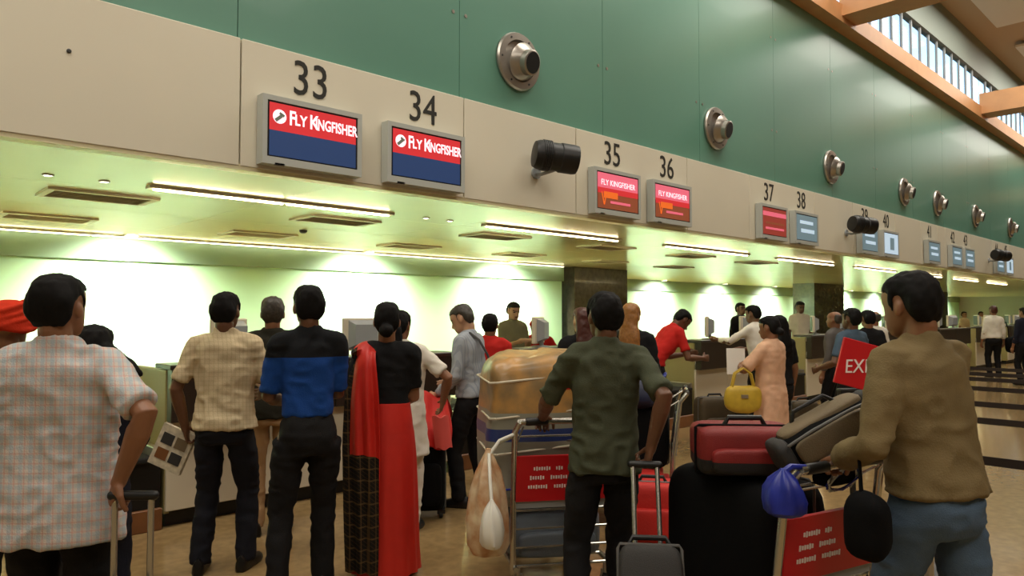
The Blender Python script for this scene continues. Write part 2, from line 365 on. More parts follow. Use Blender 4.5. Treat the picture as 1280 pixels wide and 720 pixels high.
def display(num, s, kind, wide=0.98):
    desc = {'a': 'red airline banner over dark blue', 'b': 'red, pink and brown airline picture', 'c': 'dim red picture', 'd': 'grey blue picture', 'e': 'pale blue picture'}[kind]
    t = thing('display_screen', 'flat wall display under the number %s showing %s' % (NW[num], desc), 'display', (s, P_F - 0.012, ZD), group='wall displays over the desks')
    W, H, dp = wide, 0.60, 0.11
    f = G(); bz = 0.045
    f.box((0, -dp / 2, H / 2 - bz / 2), (W, dp, bz)); f.box((0, -dp / 2, -H / 2 + bz / 2 + 0.01), (W, dp, bz + 0.02))
    f.box((-W / 2 + bz / 2, -dp / 2, .01), (bz, dp, H - 2 * bz - .02)); f.box((W / 2 - bz / 2, -dp / 2, .01), (bz, dp, H - 2 * bz - .02)); f.box((0, -0.02, 0), (W - 0.02, 0.04, H - 0.02))
    f.build('bezel', M_bez, t)
    G().box((0, -dp + 0.02, 0.005), (W - 2 * bz, 0.02, H - 2 * bz)).build('inner_edge', M_black, t)
    w_, h_ = W - 2 * bz - 0.04, H - 2 * bz - 0.05
    y = -dp + 0.006; zc = 0.008
    def rect(nm, x0, x1, z0, z1, m, dy=0.0): return G().box(((x0 + x1) / 2 * w_, y - dy, zc + (z0 + z1) / 2 * h_), ((x1 - x0) * w_, 0.006, (z1 - z0) * h_)).build(nm, m, t)
    if kind == 'a':
        rect('banner', -.5, .5, -.02, .5, M_scr_red); rect('screen', -.5, .5, -.5, -.02, M_scr_blue)
        text('lettering', 'F', 0.18, M_scr_txt, t, (-0.215, y - 0.004, zc + 0.115), ext=0.001, sx=0.80, bold=0.003)
        text('lettering', 'LY', 0.135, M_scr_txt, t, (-0.135, y - 0.004, zc + 0.108), ext=0.001, sx=0.80, bold=0.003)
        text('lettering', 'K', 0.18, M_scr_txt, t, (-0.005, y - 0.004, zc + 0.115), ext=0.001, sx=0.80, bold=0.003)
        text('lettering', 'INGFISHER', 0.135, M_scr_txt, t, (0.222, y - 0.004, zc + 0.108), ext=0.001, sx=0.67, bold=0.003)
        e = G().cyl((-0.335, y - 0.002, zc + 0.115), (-0.335, y - 0.006, zc + 0.115), 0.062, n=20).build('emblem', M_scr_txt, t)
        G().box((-0.345, y - 0.008, zc + 0.10), (0.075, 0.003, 0.03), rot=Matrix.Rotation(-0.7, 3, 'Y')).build('emblem_mark', M_emgreen, e)
        G().box((-0.315, y - 0.008, zc + 0.135), (0.05, 0.003, 0.022), rot=Matrix.Rotation(0.5, 3, 'Y')).build('emblem_mark', M_emgreen, e)
    elif kind == 'b':
        rect('screen', -.5, .5, -.5, .02, M_scr_brown); rect('banner', -.5, .5, .02, .5, M_scr_pink); rect('red_stripe', -.5, .5, -.08, .08, M_scr_red, 0.002)
        rect('orange_patch', -.36, -.02, -.2, -.02, M_scr_orange, 0.003)
        text('lettering', 'FLY KINGFISHER', 0.105, M_scr_txt, t, (0.0, y - 0.006, zc + 0.105), ext=0.001, sx=0.95)
        rect('text_line', -.2, .3, -.34, -.27, M_scr_pink, 0.003)
        for q in (-1, 1): G().box((-0.30 + q * 0.025, y - 0.006, zc - 0.10), (0.018, 0.003, 0.17), rot=Matrix.Rotation(q * 0.28, 3, 'Y')).build('tick_stroke', M_scr_orange, t)
    elif kind == 'c':
        rect('screen', -.5, .5, -.5, .5, M_scr_dim); rect('banner', -.5, .5, .2, .36, M_scr_pink, 0.002); rect('text_line', -.4, .4, -.1, -.02, M_scr_brown, 0.002); rect('text_line', -.4, .4, -.3, -.22, M_scr_pink, 0.002)
    elif kind == 'd':
        rect('screen', -.5, .5, -.5, .5, M_scr_grey); rect('text_line', -.35, .3, .15, .28, M_scr_pale, 0.002); rect('text_line', -.3, .36, -.2, -.05, M_scr_pale, 0.002)
    else:
        rect('screen', -.5, .5, -.5, .5, M_scr_pale); rect('text_line', -.1, .2, -.3, .3, M_scr_grey, 0.002)
    G().box((-W / 2 + 0.16, -dp + 0.01, -H / 2 + 0.006), (0.09, 0.02, 0.02)).build('sensor', M_dgrey, t)
    text('number', str(num), 0.45, M_num, fas, (s + 0.02, P_F - 0.002, 3.70), ext=0.004, sx=0.84)
for n_, s_, k_ in ((33, 3.16, 'a'), (34, 4.43, 'a'), (35, 7.57, 'b'), (36, 8.84, 'b'), (37, 11.97, 'c'), (38, 13.25, 'd'), (39, 16.36, 'd'), (40, 17.64, 'e'), (41, 20.75, 'd'), (42, 22.75, 'd'), (43, 24.0, 'd'), (44, 27.5, 'd'), (45, 28.7, 'e')):
    display(n_, s_, k_)
tag(G().lathe([(0, .016), (.008, .016), (.012, .008)], (1.25, P_F, 3.5), (0, -1, 0), n=12).build('panel_bolt', M_dgrey), 'tiny dark fixing bolt on the blank cream panel', 'bolt')
for i, (s, z) in enumerate(((1.2, 4.57), (5.89, 4.57), (10.35, 4.57), (14.8, 4.57), (19.1, 4.57), (21.7, 4.57), (25.4, 4.57), (29.75, 4.57))):
    t = thing('air_nozzle', 'round steel jet air nozzle on teal glass %s' % ('before the first glass joint', 'above the blank panel between thirty-four and thirty-five', 'above the blank panel after thirty-six', 'above the blank panel after thirty-eight', 'above the blank panel after forty', 'just past number forty-one', 'past number forty-three', 'past number forty-five')[i], 'air nozzle', (s, P_F + 0.078, z), group='air nozzles on the glass')
    G().lathe([(0, .34), (.03, .345), (.055, .33), (.06, .25), (.02, .235)], (0, 0, 0), (0, -1, 0), n=32).build('flange', M_steel, t, smooth=True)
    G().lathe([(.07, .205), (.09, .225), (.13, .20), (.17, .15), (.16, .13), (.06, .12)], (0, 0, 0), (0.12, -1, -0.25), n=28).build('ball_jet', M_steel, t, smooth=True)
    ax = np.array((0.12, -1, -0.25)); ax /= np.linalg.norm(ax)
    G().lathe([(.10, .15), (.24, .145), (.25, .13), (.25, .125)], (0, 0, 0), ax, n=24).build('jet_rim', M_steel, t, smooth=True)
    G().cyl(ax * 0.249, ax * 0.252, 0.122, n=24).build('jet_opening', M_black, t)
    for a in range(6): G().cyl((.29 * math.cos(a * 1.047), -.05, .29 * math.sin(a * 1.047)), (.29 * math.cos(a * 1.047), -.062, .29 * math.sin(a * 1.047)), .014, n=6).build('screw', M_dgrey, t)
for i, s in enumerate((6.12, 15.35, 26.5)):
    t = thing('spotlight', 'black cylindrical spotlight on a bracket %s' % ('on the panel between thirty-four and thirty-five', 'on the panel between thirty-eight and thirty-nine', 'on the panel between forty-three and forty-four')[i], 'spotlight', (s, P_F, 3.36), group='black spotlights on the fascia')
    ax = np.array((0.86, -0.5, -0.10)); ax /= np.linalg.norm(ax); c = np.array((-0.02, -0.34, 0.04))
    G().lathe([(-.26, .10), (-.25, .15), (-.20, .17), (-.06, .172), (-.05, .163), (.05, .163), (.06, .172), (.22, .172), (.26, .165), (.26, .14), (.2, .135)], c, ax, n=26).build('housing', M_black, t, smooth=True)
    G().cyl(c + ax * .20, c + ax * .215, .134, n=24).build('lens', M_dgrey, t)
    for k in range(5): G().lathe([(0, .172), (.004, .18), (.014, .18), (.018, .172)], c + ax * (-.17 + k * .022), ax, n=26).build('cooling_fin', M_black, t)
    G().tube([(0, 0, -0.1), (-.02, -.12, -.13), c + np.array((0, 0, -.15))], 0.022).build('bracket', M_grey, t)
    G().cyl((0, 0, -0.1), (0, -0.03, -0.1), .07, n=16).build('wall_plate', M_grey, t)

# ------------------------------------------------------------------ check-in desks, monitors, conveyors
def desk(s0, n1, lab):
    t = thing('checkin_desk', lab, 'desk', (s0, 5.6, 0), group='check-in desks')
    W, Dp = 2.7, 0.78
    G().box((W / 2, Dp / 2 + 0.05, 0.06), (W - 0.04, Dp - 0.1, 0.12)).build('kick_plate', M_black, t)
    for k in range(3): G().box((W / 6 + k * W / 3, 0.06, 0.45), (W / 3 - 0.012, 0.05, 0.66)).build('front_panel', M_cream, t, bevel=0.005, seg=1)
    for k in range(2): G().box((W / 4 + k * W / 2, -0.01, 0.975), (W / 2 - 0.008, 0.10, 0.39)).build('upper_panel', M_dbrown, t, bevel=0.006, seg=1)
    G().box((W / 2, 0.10, 1.185), (W + 0.02, 0.34, 0.035)).build('ledge', M_dbrown, t, bevel=0.006, seg=1)
    for q in (0.02, W - 0.02): G().box((q, Dp / 2 + 0.03, 0.63), (0.04, Dp - 0.06, 1.06)).build('side_panel', M_olive, t, bevel=0.004, seg=1)
    G().box((W / 2, Dp / 2 + 0.10, 0.80), (W - 0.08, Dp - 0.2, 0.04)).build('worktop', M_cream, t)
    G().box((W / 2, 0.12, 0.45), (W - 0.1, 0.06, 0.66)).build('carcass', M_dgrey, t)
    G().box((W / 2, Dp / 2 + 0.03, 1.14), (0.04, Dp - 0.1, 0.7 * 0.08)).build('divider', M_olive, t)
def monitor(x, y, rz, lab):
    t = thing('monitor', lab, 'monitor', (x, y, 1.202), rz, group='desk monitors')
    G().box((0, 0, 0.19), (0.40, 0.045, 0.30)).build('casing', M_cream, t, bevel=0.012)
    G().box((0, 0.025, 0.19), (0.36, 0.006, 0.26)).build('screen', M_dgrey, t)
    G().loft([[(-.15, -.02, .06), (.15, -.02, .06), (.15, -.02, .32), (-.15, -.02, .32)], [(-.10, -.10, .10), (.10, -.10, .10), (.10, -.10, .28), (-.10, -.10, .28)]]).build('rear_shell', M_grey, t)
    G().tube([(0, -.03, .10), (0, -.04, .01)], 0.025).build('stand', M_grey, t); G().lathe([(0, .11), (.012, .11), (.02, .03)], (0, -.03, 0), (0, 0, 1), n=20).build('foot', M_grey, t)
DESKS = [(-2.3, 'left of the conveyor'), (1.85, '33'), (5.4, '35'), (9.0, '36'), (12.6, '37'), (16.2, '39'), (19.8, '41'), (23.4, '42'), (27.0, '44')]
dl = ['cream and dark check-in desk at the hall end, beyond the plaid shirted man', 'cream check-in desk with dark upper panel where the saree woman waits', 'check-in desk behind the wrapped luggage on the trolley', 'check-in desk with dark band beside the woman with yellow handbag',
      'check-in desk with olive side behind the tilted red sign', 'check-in desk under displays thirty-nine and forty', 'check-in desk under display forty-one', 'check-in desk under displays forty-two and forty-three', 'check-in desk under displays forty-four and forty-five']
ml = ['at the hall end', 'near the newspaper reader', 'above the wrapped luggage', 'left of the woman with yellow handbag', 'behind the tilted red sign', 'on the desk under thirty-nine', 'on the desk under forty-one', 'on the desk under forty-two', 'on the desk under forty-four']
for i, ((s0, nm), l) in enumerate(zip(DESKS, dl)):
    desk(s0, nm, l)
    monitor(s0 + 0.50, 5.74, 0.5, 'cream desk monitor, first on its desk, ' + ml[i]); monitor(s0 + 1.75, 5.74, -0.3, 'cream desk monitor, second on its desk, ' + ml[i])
def conveyor(s0, lab):
    t = thing('baggage_conveyor', lab, 'conveyor', (s0, 5.6, 0), group='baggage conveyors')
    G().box((0.41, 0.05, 0.08), (0.80, 0.06, 0.16)).build('kick_board', M_wood, t, bevel=0.006, seg=1)
    G().box((0.41, 1.3, 0.33), (0.78, 2.5, 0.34)).build('bed', M_black, t)
    G().box((0.41, 1.25, 0.52), (0.66, 2.5, 0.04)).build('belt', M_rubber, t, bevel=0.01)
    for q in (0.04, 0.78): G().box((q, 1.25, 0.54), (0.05, 2.4, 0.12)).build('side_rail', M_steel, t, bevel=0.01)
    G().box((0.41, 2.2, 0.75), (0.80, 0.08, 0.66)).build('tunnel_front', M_black, t)
for s0, l in ((1.02, 'baggage conveyor with brown kick board beside the first desk'), (4.57, 'baggage conveyor behind the black suitcase with red jacket'), (8.13, 'baggage conveyor between the desks behind the green shirted man'), (11.73, 'baggage conveyor behind the woman with yellow handbag'), (15.33, 'baggage conveyor before the desk under thirty-nine')):
    conveyor(s0, l)
tp = thing('telephone', 'small black telephone on the conveyor side ledge', 'telephone', (1.66, 6.62, 0.86))
G().box((0, 0, 0.03), (0.2, 0.22, 0.06)).build('base', M_black, tp, bevel=0.012); G().limb([(-.08, 0, .09), (-.04, 0, .105), (.04, 0, .105), (.08, 0, .09)], [.03, .02, .02, .03], 10).build('handset', M_black, tp, smooth=True)
cb = thing('side_ledge', 'white ledge bridging the conveyor on two olive side panels', 'ledge', (1.43, 6.62, 0))
for q in (-.425, .425): G().box((q, 0, .41), (.02, .40, .82)).build('side_panel', M_olive, cb)
G().box((0, 0, .84), (.88, .46, .04)).build('top', M_white, cb, bevel=.006)

# ------------------------------------------------------------------ people
def vnoise(P, seed=0):
    P = P + seed * 17.31; i = np.floor(P).astype(np.int64); f = P - i; f = f * f * (3 - 2 * f)
    def h(a, b, c):
        n = (a * 374761393 + b * 668265263 + c * 2147483647 + seed * 974711) & 0xffffffff
        n = ((n ^ (n >> 13)) * 1274126177) & 0xffffffff
        return ((n ^ (n >> 16)) & 0xffff) / 65535.0
    r = 0
    for dx in (0, 1):
        for dy in (0, 1):
            for dz in (0, 1):
                wt = (f[:, 0] if dx else 1 - f[:, 0]) * (f[:, 1] if dy else 1 - f[:, 1]) * (f[:, 2] if dz else 1 - f[:, 2])
                r = r + wt * h(i[:, 0] + dx, i[:, 1] + dy, i[:, 2] + dz)
    return r
def vnormals(V, F):
    a, b, c = V[F[:, 0]], V[F[:, 1]], V[F[:, 2]]; n = np.cross(b - a, c - a)
    N = np.zeros_like(V)
    for k in range(F.shape[1]): np.add.at(N, F[:, k], n)
    return N / np.maximum(np.linalg.norm(N, axis=1, keepdims=True), 1e-9)
def np_mesh(name, V, F, mi, mats):
    me = bpy.data.meshes.new(name); nv, nf = len(V), len(F)
    me.vertices.add(nv); me.vertices.foreach_set('co', V.astype(np.float32).ravel())
    me.loops.add(nf * 4); me.loops.foreach_set('vertex_index', F.astype(np.int32).ravel())
    me.polygons.add(nf); me.polygons.foreach_set('loop_start', np.arange(nf, dtype=np.int32) * 4)
    me.polygons.foreach_set('material_index', mi.astype(np.int32)); me.polygons.foreach_set('use_smooth', np.ones(nf, bool))
    for m in mats: me.materials.append(m)
    me.update(); me.validate()
    return me
JOBS = []       # (object to fill, [(temp object, kind, extra)], mats)
def piece(g, voxel, smooth=2):
    me = g.mesh('tmp_piece')
    bm = bmesh.new(); bm.from_mesh(me); bmesh.ops.recalc_face_normals(bm, faces=bm.faces); bm.to_mesh(me); bm.free()
    o = bpy.data.objects.new('tmp_piece', me); COL.objects.link(o)
    r = o.modifiers.new('r', 'REMESH'); r.mode = 'VOXEL'; r.voxel_size = voxel; r.use_smooth_shade = True
    if smooth:
        sm = o.modifiers.new('s', 'SMOOTH'); sm.factor = 0.5; sm.iterations = smooth
    return o
def fill(obj_, pieces, mats): JOBS.append((obj_, pieces, mats))
def flush_people():
    bpy.context.view_layer.update(); dg = bpy.context.evaluated_depsgraph_get()
    for ob, pieces, mats in JOBS:
        VV, FF, MM, off = [], [], [], 0
        for tmp, kind, ex in pieces:
            me = tmp.evaluated_get(dg).data
            V = np.empty(len(me.vertices) * 3, np.float32); me.vertices.foreach_get('co', V); V = V.reshape(-1, 3).astype(float)
            F = np.empty(len(me.loops), np.int32); me.loops.foreach_get('vertex_index', F); F = F.reshape(-1, 4)
            mi = np.zeros(len(F), int)
            if kind == 'cloth':
                N = vnormals(V, F); sd = ex.get('seed', 0); a = ex.get('amp', 0.008)
                q = vnoise(V * (12, 12, 19) + 3 * vnoise(V * 3.1, sd + 5)[:, None], sd); rdg = 1 - np.abs(2 * q - 1)
                q2 = vnoise(V * (22, 22, 30), sd + 2)
                V = V + N * ((rdg - 0.55) * a * 1.6 + (q2 - 0.5) * a * 0.5)[:, None]
            elif kind == 'hair':
                N = vnormals(V, F); sd = ex.get('seed', 0)
                V = V + N * ((vnoise(V * (55, 55, 30), sd) - 0.5) * 0.006 + (vnoise(V * (90, 90, 50), sd + 4) - 0.5) * 0.005 + (vnoise(V * 16, sd + 1) - 0.5) * 0.008)[:, None]
            elif kind == 'head':
                C = V[F].mean(1); Q = (C - ex['o']) @ ex['R'] / ex['k']       # head local, metres at 1.72 m tall
                ey = (np.abs(np.abs(Q[:, 0]) - 0.031) < 0.013) & (np.abs(Q[:, 2] - 0.112) < 0.0065) & (Q[:, 1] > 0.05)
                br = (np.abs(np.abs(Q[:, 0]) - 0.033) < 0.021) & (np.abs(Q[:, 2] - 0.133) < 0.0055) & (Q[:, 1] > 0.05)
                lp = (np.abs(Q[:, 0]) < 0.022) & (np.abs(Q[:, 2] - 0.048) < 0.007) & (Q[:, 1] > 0.06)
                mi[ey | br] = 1; mi[lp] = 2
            VV.append(V); FF.append(F + off); MM.append(mi); off += len(V)
        ob.data = np_mesh(ob.name, np.concatenate(VV), np.concatenate(FF), np.concatenate(MM), mats)
    done = set()
    for _, pieces, _ in JOBS:
        for tmp, _, _ in pieces:
            if tmp.name in done: continue
            done.add(tmp.name); me = tmp.data; bpy.data.objects.remove(tmp); bpy.data.meshes.remove(me)
def meshobj(name, parent=None):
    o = bpy.data.objects.new(name, bpy.data.meshes.new(name)); COL.objects.link(o); o.parent = parent; return o
def ering(c, hw, fr, bk, n=24, ex=2.3):
    out = []
    for a in np.linspace(0, 2 * math.pi, n, endpoint=False):
        ca, sa = math.cos(a), math.sin(a)
        x = hw * math.copysign(abs(ca) ** (2 / ex), ca); y = math.copysign(abs(sa) ** (2 / ex), sa) * (fr if sa > 0 else bk)
        out.append(np.array((c[0] + x, c[1] + y, c[2])))
    return out
def unit(v): v = np.array(v, float); return v / max(np.linalg.norm(v), 1e-9)
def ik(a, t, l1, l2, pole):
    a = np.array(a, float); t = np.array(t, float); d = t - a; L = np.linalg.norm(d); L2 = min(max(L, abs(l1 - l2) + 0.01), (l1 + l2) * 0.995)
    u = d / max(L, 1e-9); x = (l1 * l1 - l2 * l2 + L2 * L2) / (2 * L2); h = math.sqrt(max(l1 * l1 - x * x, 0))
    p = np.array(pole, float); p = unit(p - u * np.dot(p, u))
    return a + u * x + p * h, a + u * L2
def rotm(ax, deg): return np.array(Matrix.Rotation(deg * D2R, 3, ax))
random.seed(11)
M_eye = mat('eye_and_brow', (26, 20, 16), 0.5); M_lip = mat('lip_skin', (120, 66, 54), 0.5)
SK = {'brown': mat('skin_brown', (136, 92, 64), 0.5, var=0.06, vscale=12), 'dark': mat('skin_dark', (104, 68, 46), 0.5, var=0.06, vscale=12), 'light': mat('skin_light', (190, 146, 116), 0.5, var=0.05, vscale=12)}
M_hair = mat('black_hair', (12, 10, 9), 0.75, var=0.2, vscale=60, spec=0.2); M_hair_grey = mat('greying_hair', (58, 52, 44), 0.5, var=0.35, vscale=70)
M_hair_red = mat('auburn_hair', (70, 30, 20), 0.45, var=0.2, vscale=60); M_hair_blond = mat('blond_hair', (150, 102, 52), 0.45, var=0.2, vscale=60)
def cloth(name, rgb, var=0.06, rough=0.85, bump=0.25): return mat(name, rgb, rough, var=var, vscale=9, bump=bump, bscale=160, spec=0.25)
M_shoe = mat('black_shoe', (16, 14, 13), 0.35); M_trs = cloth('black_trousers', (20, 19, 20)); M_trn = cloth('navy_trousers', (24, 25, 33))
HEAD = [(-.002, .070, .040, .022), (.012, .092, .010, .040), (.035, .101, -.030, .054), (.065, .101, -.070, .064), (.095, .096, -.090, .070), (.115, .094, -.098, .073),
        (.135, .099, -.102, .0755), (.160, .098, -.103, .076), (.185, .086, -.095, .070), (.205, .062, -.076, .056), (.219, .028, -.048, .034), (.223, .0, -.025, .014)]
SEED = [0]
def person(label, px, Z, H, turn=0, girth=1.0, lean=0, side=0, head=(0, 0, 0), rh=None, lh=None, rpole=None, lpole=None, rcurl=(15, 25, 20), lcurl=(15, 25, 20), rpalm=None, lpalm=None,
           feet=((-.10, .0), (.10, .0)), shirt=None, sleeve=0.6, hem=0.93, cuffr=1.0, lower='trousers', legs=None, shoes=M_shoe, skin='brown', hair='short', hairm=M_hair, amp=0.008, pos=None,
           strap=None, upper_name='shirt', group=None, abs_turn=None, collar=True, loose=1.0):
    SEED[0] += 1; sd = SEED[0]
    k = H / 1.72
    s, p = pos if pos else at(px, Z)
    near = Z < 5.4; mid = Z < 9
    vc, vh, vf = (.012, .006, .0052) if near else (.017, .009, .0075) if mid else (.028, .013, .011)
    root = meshobj('person'); root.location = (s, p, 0); root.rotation_euler = (0, 0, (YAW + turn) * D2R if abs_turn is None else abs_turn * D2R)
    tag(root, label, 'person', group)
    # bending of the upper body (units: 1.72 m tall figure)
    def bend(v, full=False):
        v = np.array(v, float); t = 1.0 if full else min(max((v[2] - 0.90) / 0.32, 0), 1); t = t * t * (3 - 2 * t)
        R = rotm('X', -lean * t) @ rotm('Y', side * t); pv = np.array((0, -0.01, 0.96))
        return pv + R @ (v - pv)
    Rb = rotm('X', -lean) @ rotm('Y', side)
    B = lambda pts: [bend(q) for q in pts]
    g = girth
    S_ = lambda pts: [np.array(q) * k for q in pts]
    # arms
    arms = {}
    for sg, tgt, pole, curl, palm in ((1, rh, rpole, rcurl, rpalm), (-1, lh, lpole, lcurl, lpalm)):
        sh = bend((sg * (.150 + .016 * g), -.012, 1.40))
        t = np.array(tgt, float) / k if tgt is not None else np.array((sg * (.20 + .04 * g), .05, .86))
        el, wr = ik(sh, t, .30, .255, pole if pole else (sg * .35, -1, -.15))
        arms[sg] = (sh, el, wr, curl, palm)
    # head frame
    hp = bend((0, -.004, 1.492), True); Rh = Rb @ rotm('Z', head[0]) @ rotm('X', -head[1]) @ rotm('Y', head[2])
    hd = lambda q: (hp + Rh @ (np.array(q, float) + (0, 0, .0)))
    # ---- body: hidden core, head, forearms with hands, joined in one mesh
    core = G()
    core.loft([S_(B(ering((0, 0, z), hw * .86 * g, f * .82, b * .82, 16))) for z, hw, f, b in ((.80, .13, .09, .10), (.92, .17, .11, .12), (1.05, .155, .105, .105), (1.22, .17, .11, .105), (1.36, .17, .10, .105), (1.45, .10, .065, .08))])
    for sg in (1, -1): core.limb(S_([bend((sg * .06, -.01, 1.41)), arms[sg][0], arms[sg][1]]), [.05 * k, .05 * k, .041 * k], 10)
    LEG = {}
    for sg, ft in ((-1, feet[0]), (1, feet[1])):
        hip = np.array((sg * .09, 0, .885)); an = np.array((ft[0] / k, ft[1] / k, .085)); kn, an2 = ik(hip, an, .415, .405, (sg * .1, 1, 0)); LEG[sg] = (hip, kn, an)
        core.limb(S_([hip, kn, an]), [.075 * k, .05 * k, .04 * k], 10)
    hg = G(); ck = k
    hg.loft([S_([hd((q[0], q[1], q[2])) for q in ering((0, (f + b) / 2, z), hw, (f - b) / 2, (f - b) / 2, 24, 2.15)]) for z, f, b, hw in HEAD])
    hg.limb(S_([bend((0, -.02, 1.42)), bend((0, -.016, 1.46)), hd((0, -.028, .03)), hd((0, -.025, .07))]), [.062 * k, .056 * k, .054 * k, .054 * k], 14)
    hg.limb(S_([hd((0, .090, .118)), hd((0, .104, .092)), hd((0, .113, .078)), hd((0, .098, .068))]), [.008 * k, .011 * k, .0135 * k, .011 * k], 10)
    for q in (1, -1):
        hg.ball(hd((q * .077, -.012, .098)) * k, (.011 * k, .019 * k, .030 * k), n=10, k=7)
        hg.ball(hd((q * .016, .10, .074)) * k, .009 * k, n=8, k=6)
    parts = [(piece(core, .022, 2), 'core', {}), (piece(hg, vh, 2), 'head', {'o': hp * k, 'R': Rh, 'k': k})]
    for sg in (1, -1):
        sh, el, wr, curl, palm = arms[sg]; a = G()
        d = unit(wr - el); up_ = unit(el - sh)
        a.limb(S_([el - up_ * .10, el, el + d * .07, el + d * .16, wr, wr + d * .02]), [.040 * k, .041 * k, .042 * k, .034 * k, .026 * k, .026 * k], 12)
        n = np.array(palm, float) if palm is not None else np.array((-sg, .15, -.1)); n = unit(n - d * np.dot(n, d))
        th = np.cross(d, n) * sg
        def pr(c, hw, tk): return [(np.array(c) + hw * math.cos(q) * th + tk * math.sin(q) * n) * k for q in np.linspace(0, 2 * math.pi, 12, endpoint=False)]
        a.loft([pr(wr - d * .01, .026, .021), pr(wr + d * .02, .033, .019), pr(wr + d * .055, .041, .017), pr(wr + d * .088, .042, .014), pr(wr + d * .098, .036, .010)])
        if near or mid:
            for off, ln, r in ((.0325, .068, .0088), (.011, .077, .009), (-.011, .071, .0087), (-.0325, .056, .0078)):
                p0 = wr + d * .085 + th * off; ch = [p0 - d * .015, p0]; cd = d.copy(); ang = 0
                for seg, (fr, cu) in enumerate(zip((.44, .31, .25), curl)):
                    ang += cu * D2R; cd = d * math.cos(ang) + n * math.sin(ang) + th * off * 1.2; ch.append(ch[-1] + unit(cd) * ln * fr)
                a.limb(S_(ch), [r * k] * 3 + [r * .93 * k, r * .85 * k], 8)
            t0 = wr + d * .022 + th * .026; t1 = t0 + unit(d * .6 + th * .75 + n * .35) * .035; t2 = t1 + unit(d * .85 + th * .3 + n * .55) * .03; t3 = t2 + unit(d * .8 + th * .05 + n * .7) * .024
            a.limb(S_([t0, t1, t2, t3]), [.015 * k, .0125 * k, .0105 * k, .009 * k], 8)
        else:
            a.limb(S_([wr + d * .085, wr + d * .13 + n * .02, wr + d * .15 + n * .05]), [.032 * k, .028 * k, .022 * k], 8)
        parts.append((piece(a, vf, 1), 'arm', {}))
    fill(root, parts, [SK[skin], M_eye, M_lip])
    # ---- shirt / blouse / jacket
    if shirt is not None:
        t = G(); gx = g * (1 + (loose - 1) * .6)
        prof = [(.95, .178, .122, .134), (1.02, .168, .120, .118), (1.12, .166, .120, .110), (1.22, .176, .122, .114), (1.32, .180, .119, .120), (1.39, .168, .098, .115), (1.44, .118, .074, .095), (1.478, .070, .060, .072)]
        if hem < .95: prof = [(hem, .184 * (1 + (loose - 1)), .128, .142)] + prof
        else: prof = [(hem, .170, .120, .118)] + [q for q in prof if q[0] > hem + .02]
        t.loft([S_(B(ering((0, 0, z), hw * gx, f * (.6 + .4 * gx), b * (.6 + .4 * gx), 28))) for z, hw, f, b in prof])
        for sg in (1, -1):
            sh, el, wr = arms[sg][:3]
            t.limb(S_([bend((sg * .085, -.018, 1.418)), bend((sg * .14, -.014, 1.412)), sh]), [.060 * k, .058 * k, .057 * k], 14)
            if sleeve > 0:
                L1 = min(sleeve, 1.0); ends = sh + (el - sh) * L1; r0 = .059 * (.5 + .5 * loose); r1 = (.055 if sleeve <= 1 else .050) * (.3 + .7 * loose) * (1.06 if sleeve <= 1 else 1)
                pts = [sh, sh + (ends - sh) * .5, ends]; rr = [r0 * k, (r0 * .95) * k, r1 * k]
                if sleeve > 1:
                    f2 = min(sleeve - 1, 1.0); e2 = el + (wr - el) * f2; pts += [el + (e2 - el) * .5, e2]; rr += [.049 * loose * k, .041 * loose * cuffr * k]
                t.limb(S_(pts), rr, 14, round_ends=False)
        if collar: t.limb(S_([bend((0, -.020, 1.44)), bend((0, -.014, 1.475)), bend((0, -.012, 1.497))]), [.078 * k, .070 * k, .066 * k], 16, round_ends=False)
        o = meshobj(upper_name, root); fill(o, [(piece(t, vc, 3), 'cloth', {'seed': sd, 'amp': amp * k})], [shirt])
    # ---- trousers / skirt
    if lower == 'trousers':
        t = G(); cv = lambda z: .87 if z > hem - .03 else 1.0
        t.loft([S_(B(ering((0, 0, z), hw * (.4 + .6 * g) * cv(z), f * cv(z), b * cv(z), 24))) for z, hw, f, b in ((.79, .150, .085, .105), (.84, .172, .108, .130), (.90, .176, .116, .134), (.96, .168, .115, .120), (1.02, .158, .110, .108))])
        for sg in (1, -1):
            hip, kn, an = LEG[sg]; hem_ = an + np.array((0, 0, -.035))
            t.limb(S_([hip + (0, 0, -.02), hip + (kn - hip) * .45, kn, kn + (an - kn) * .45, hem_]), [(.094 if hem > .9 else .082) * k, .086 * k, .068 * k, .066 * k, .060 * k], 16, round_ends=False)
        o = meshobj('trousers', root); fill(o, [(piece(t, vc, 3), 'cloth', {'seed': sd + 40, 'amp': .009 * k})], [legs or M_trs])
    elif lower == 'skirt':
        t = G(); rs = []
        for z, hw in ((.03, .215), (.25, .205), (.5, .200), (.75, .190), (.9, .176), (1.0, .155)):
            r = ering((0, -.005, z), hw, hw * .72, hw * .78, 56, 2.0); c = np.array((0, 0, z)); w_ = (1 - z) * .05
            rs.append(S_(B([c + (q - c) * (1 + w_ * math.sin(i * 2 * math.pi / 56 * 13 + 2 * math.sin(z * 3)) + w_ * .4 * math.sin(i * 2 * math.pi / 56 * 5)) for i, q in enumerate(r)])))
        t.loft(rs); o = t.build('skirt', legs, root, smooth=True)
    # ---- shoes
    for sg in (-1, 1):
        ft = LEG[sg][2]; sg_ = G(); R = rotm('Z', -sg * 9)
        prof = [(-.088, .020, .04), (-.075, .033, .078), (-.03, .038, .092), (.02, .040, .088), (.07, .045, .062), (.12, .048, .046), (.165, .040, .038), (.188, .022, .026)]
        rings = []
        for y, hw, hh in prof:
            rr = []
            for q in np.linspace(0, 2 * math.pi, 14, endpoint=False):
                x = hw * math.cos(q); z = .004 + hh * (math.sin(q) if math.sin(q) > 0 else 0) + (.012 if math.sin(q) >= 0 else 0)
                rr.append((np.array((ft[0], ft[1], 0)) + R @ np.array((x, y, z))) * k)
            rings.append(rr)
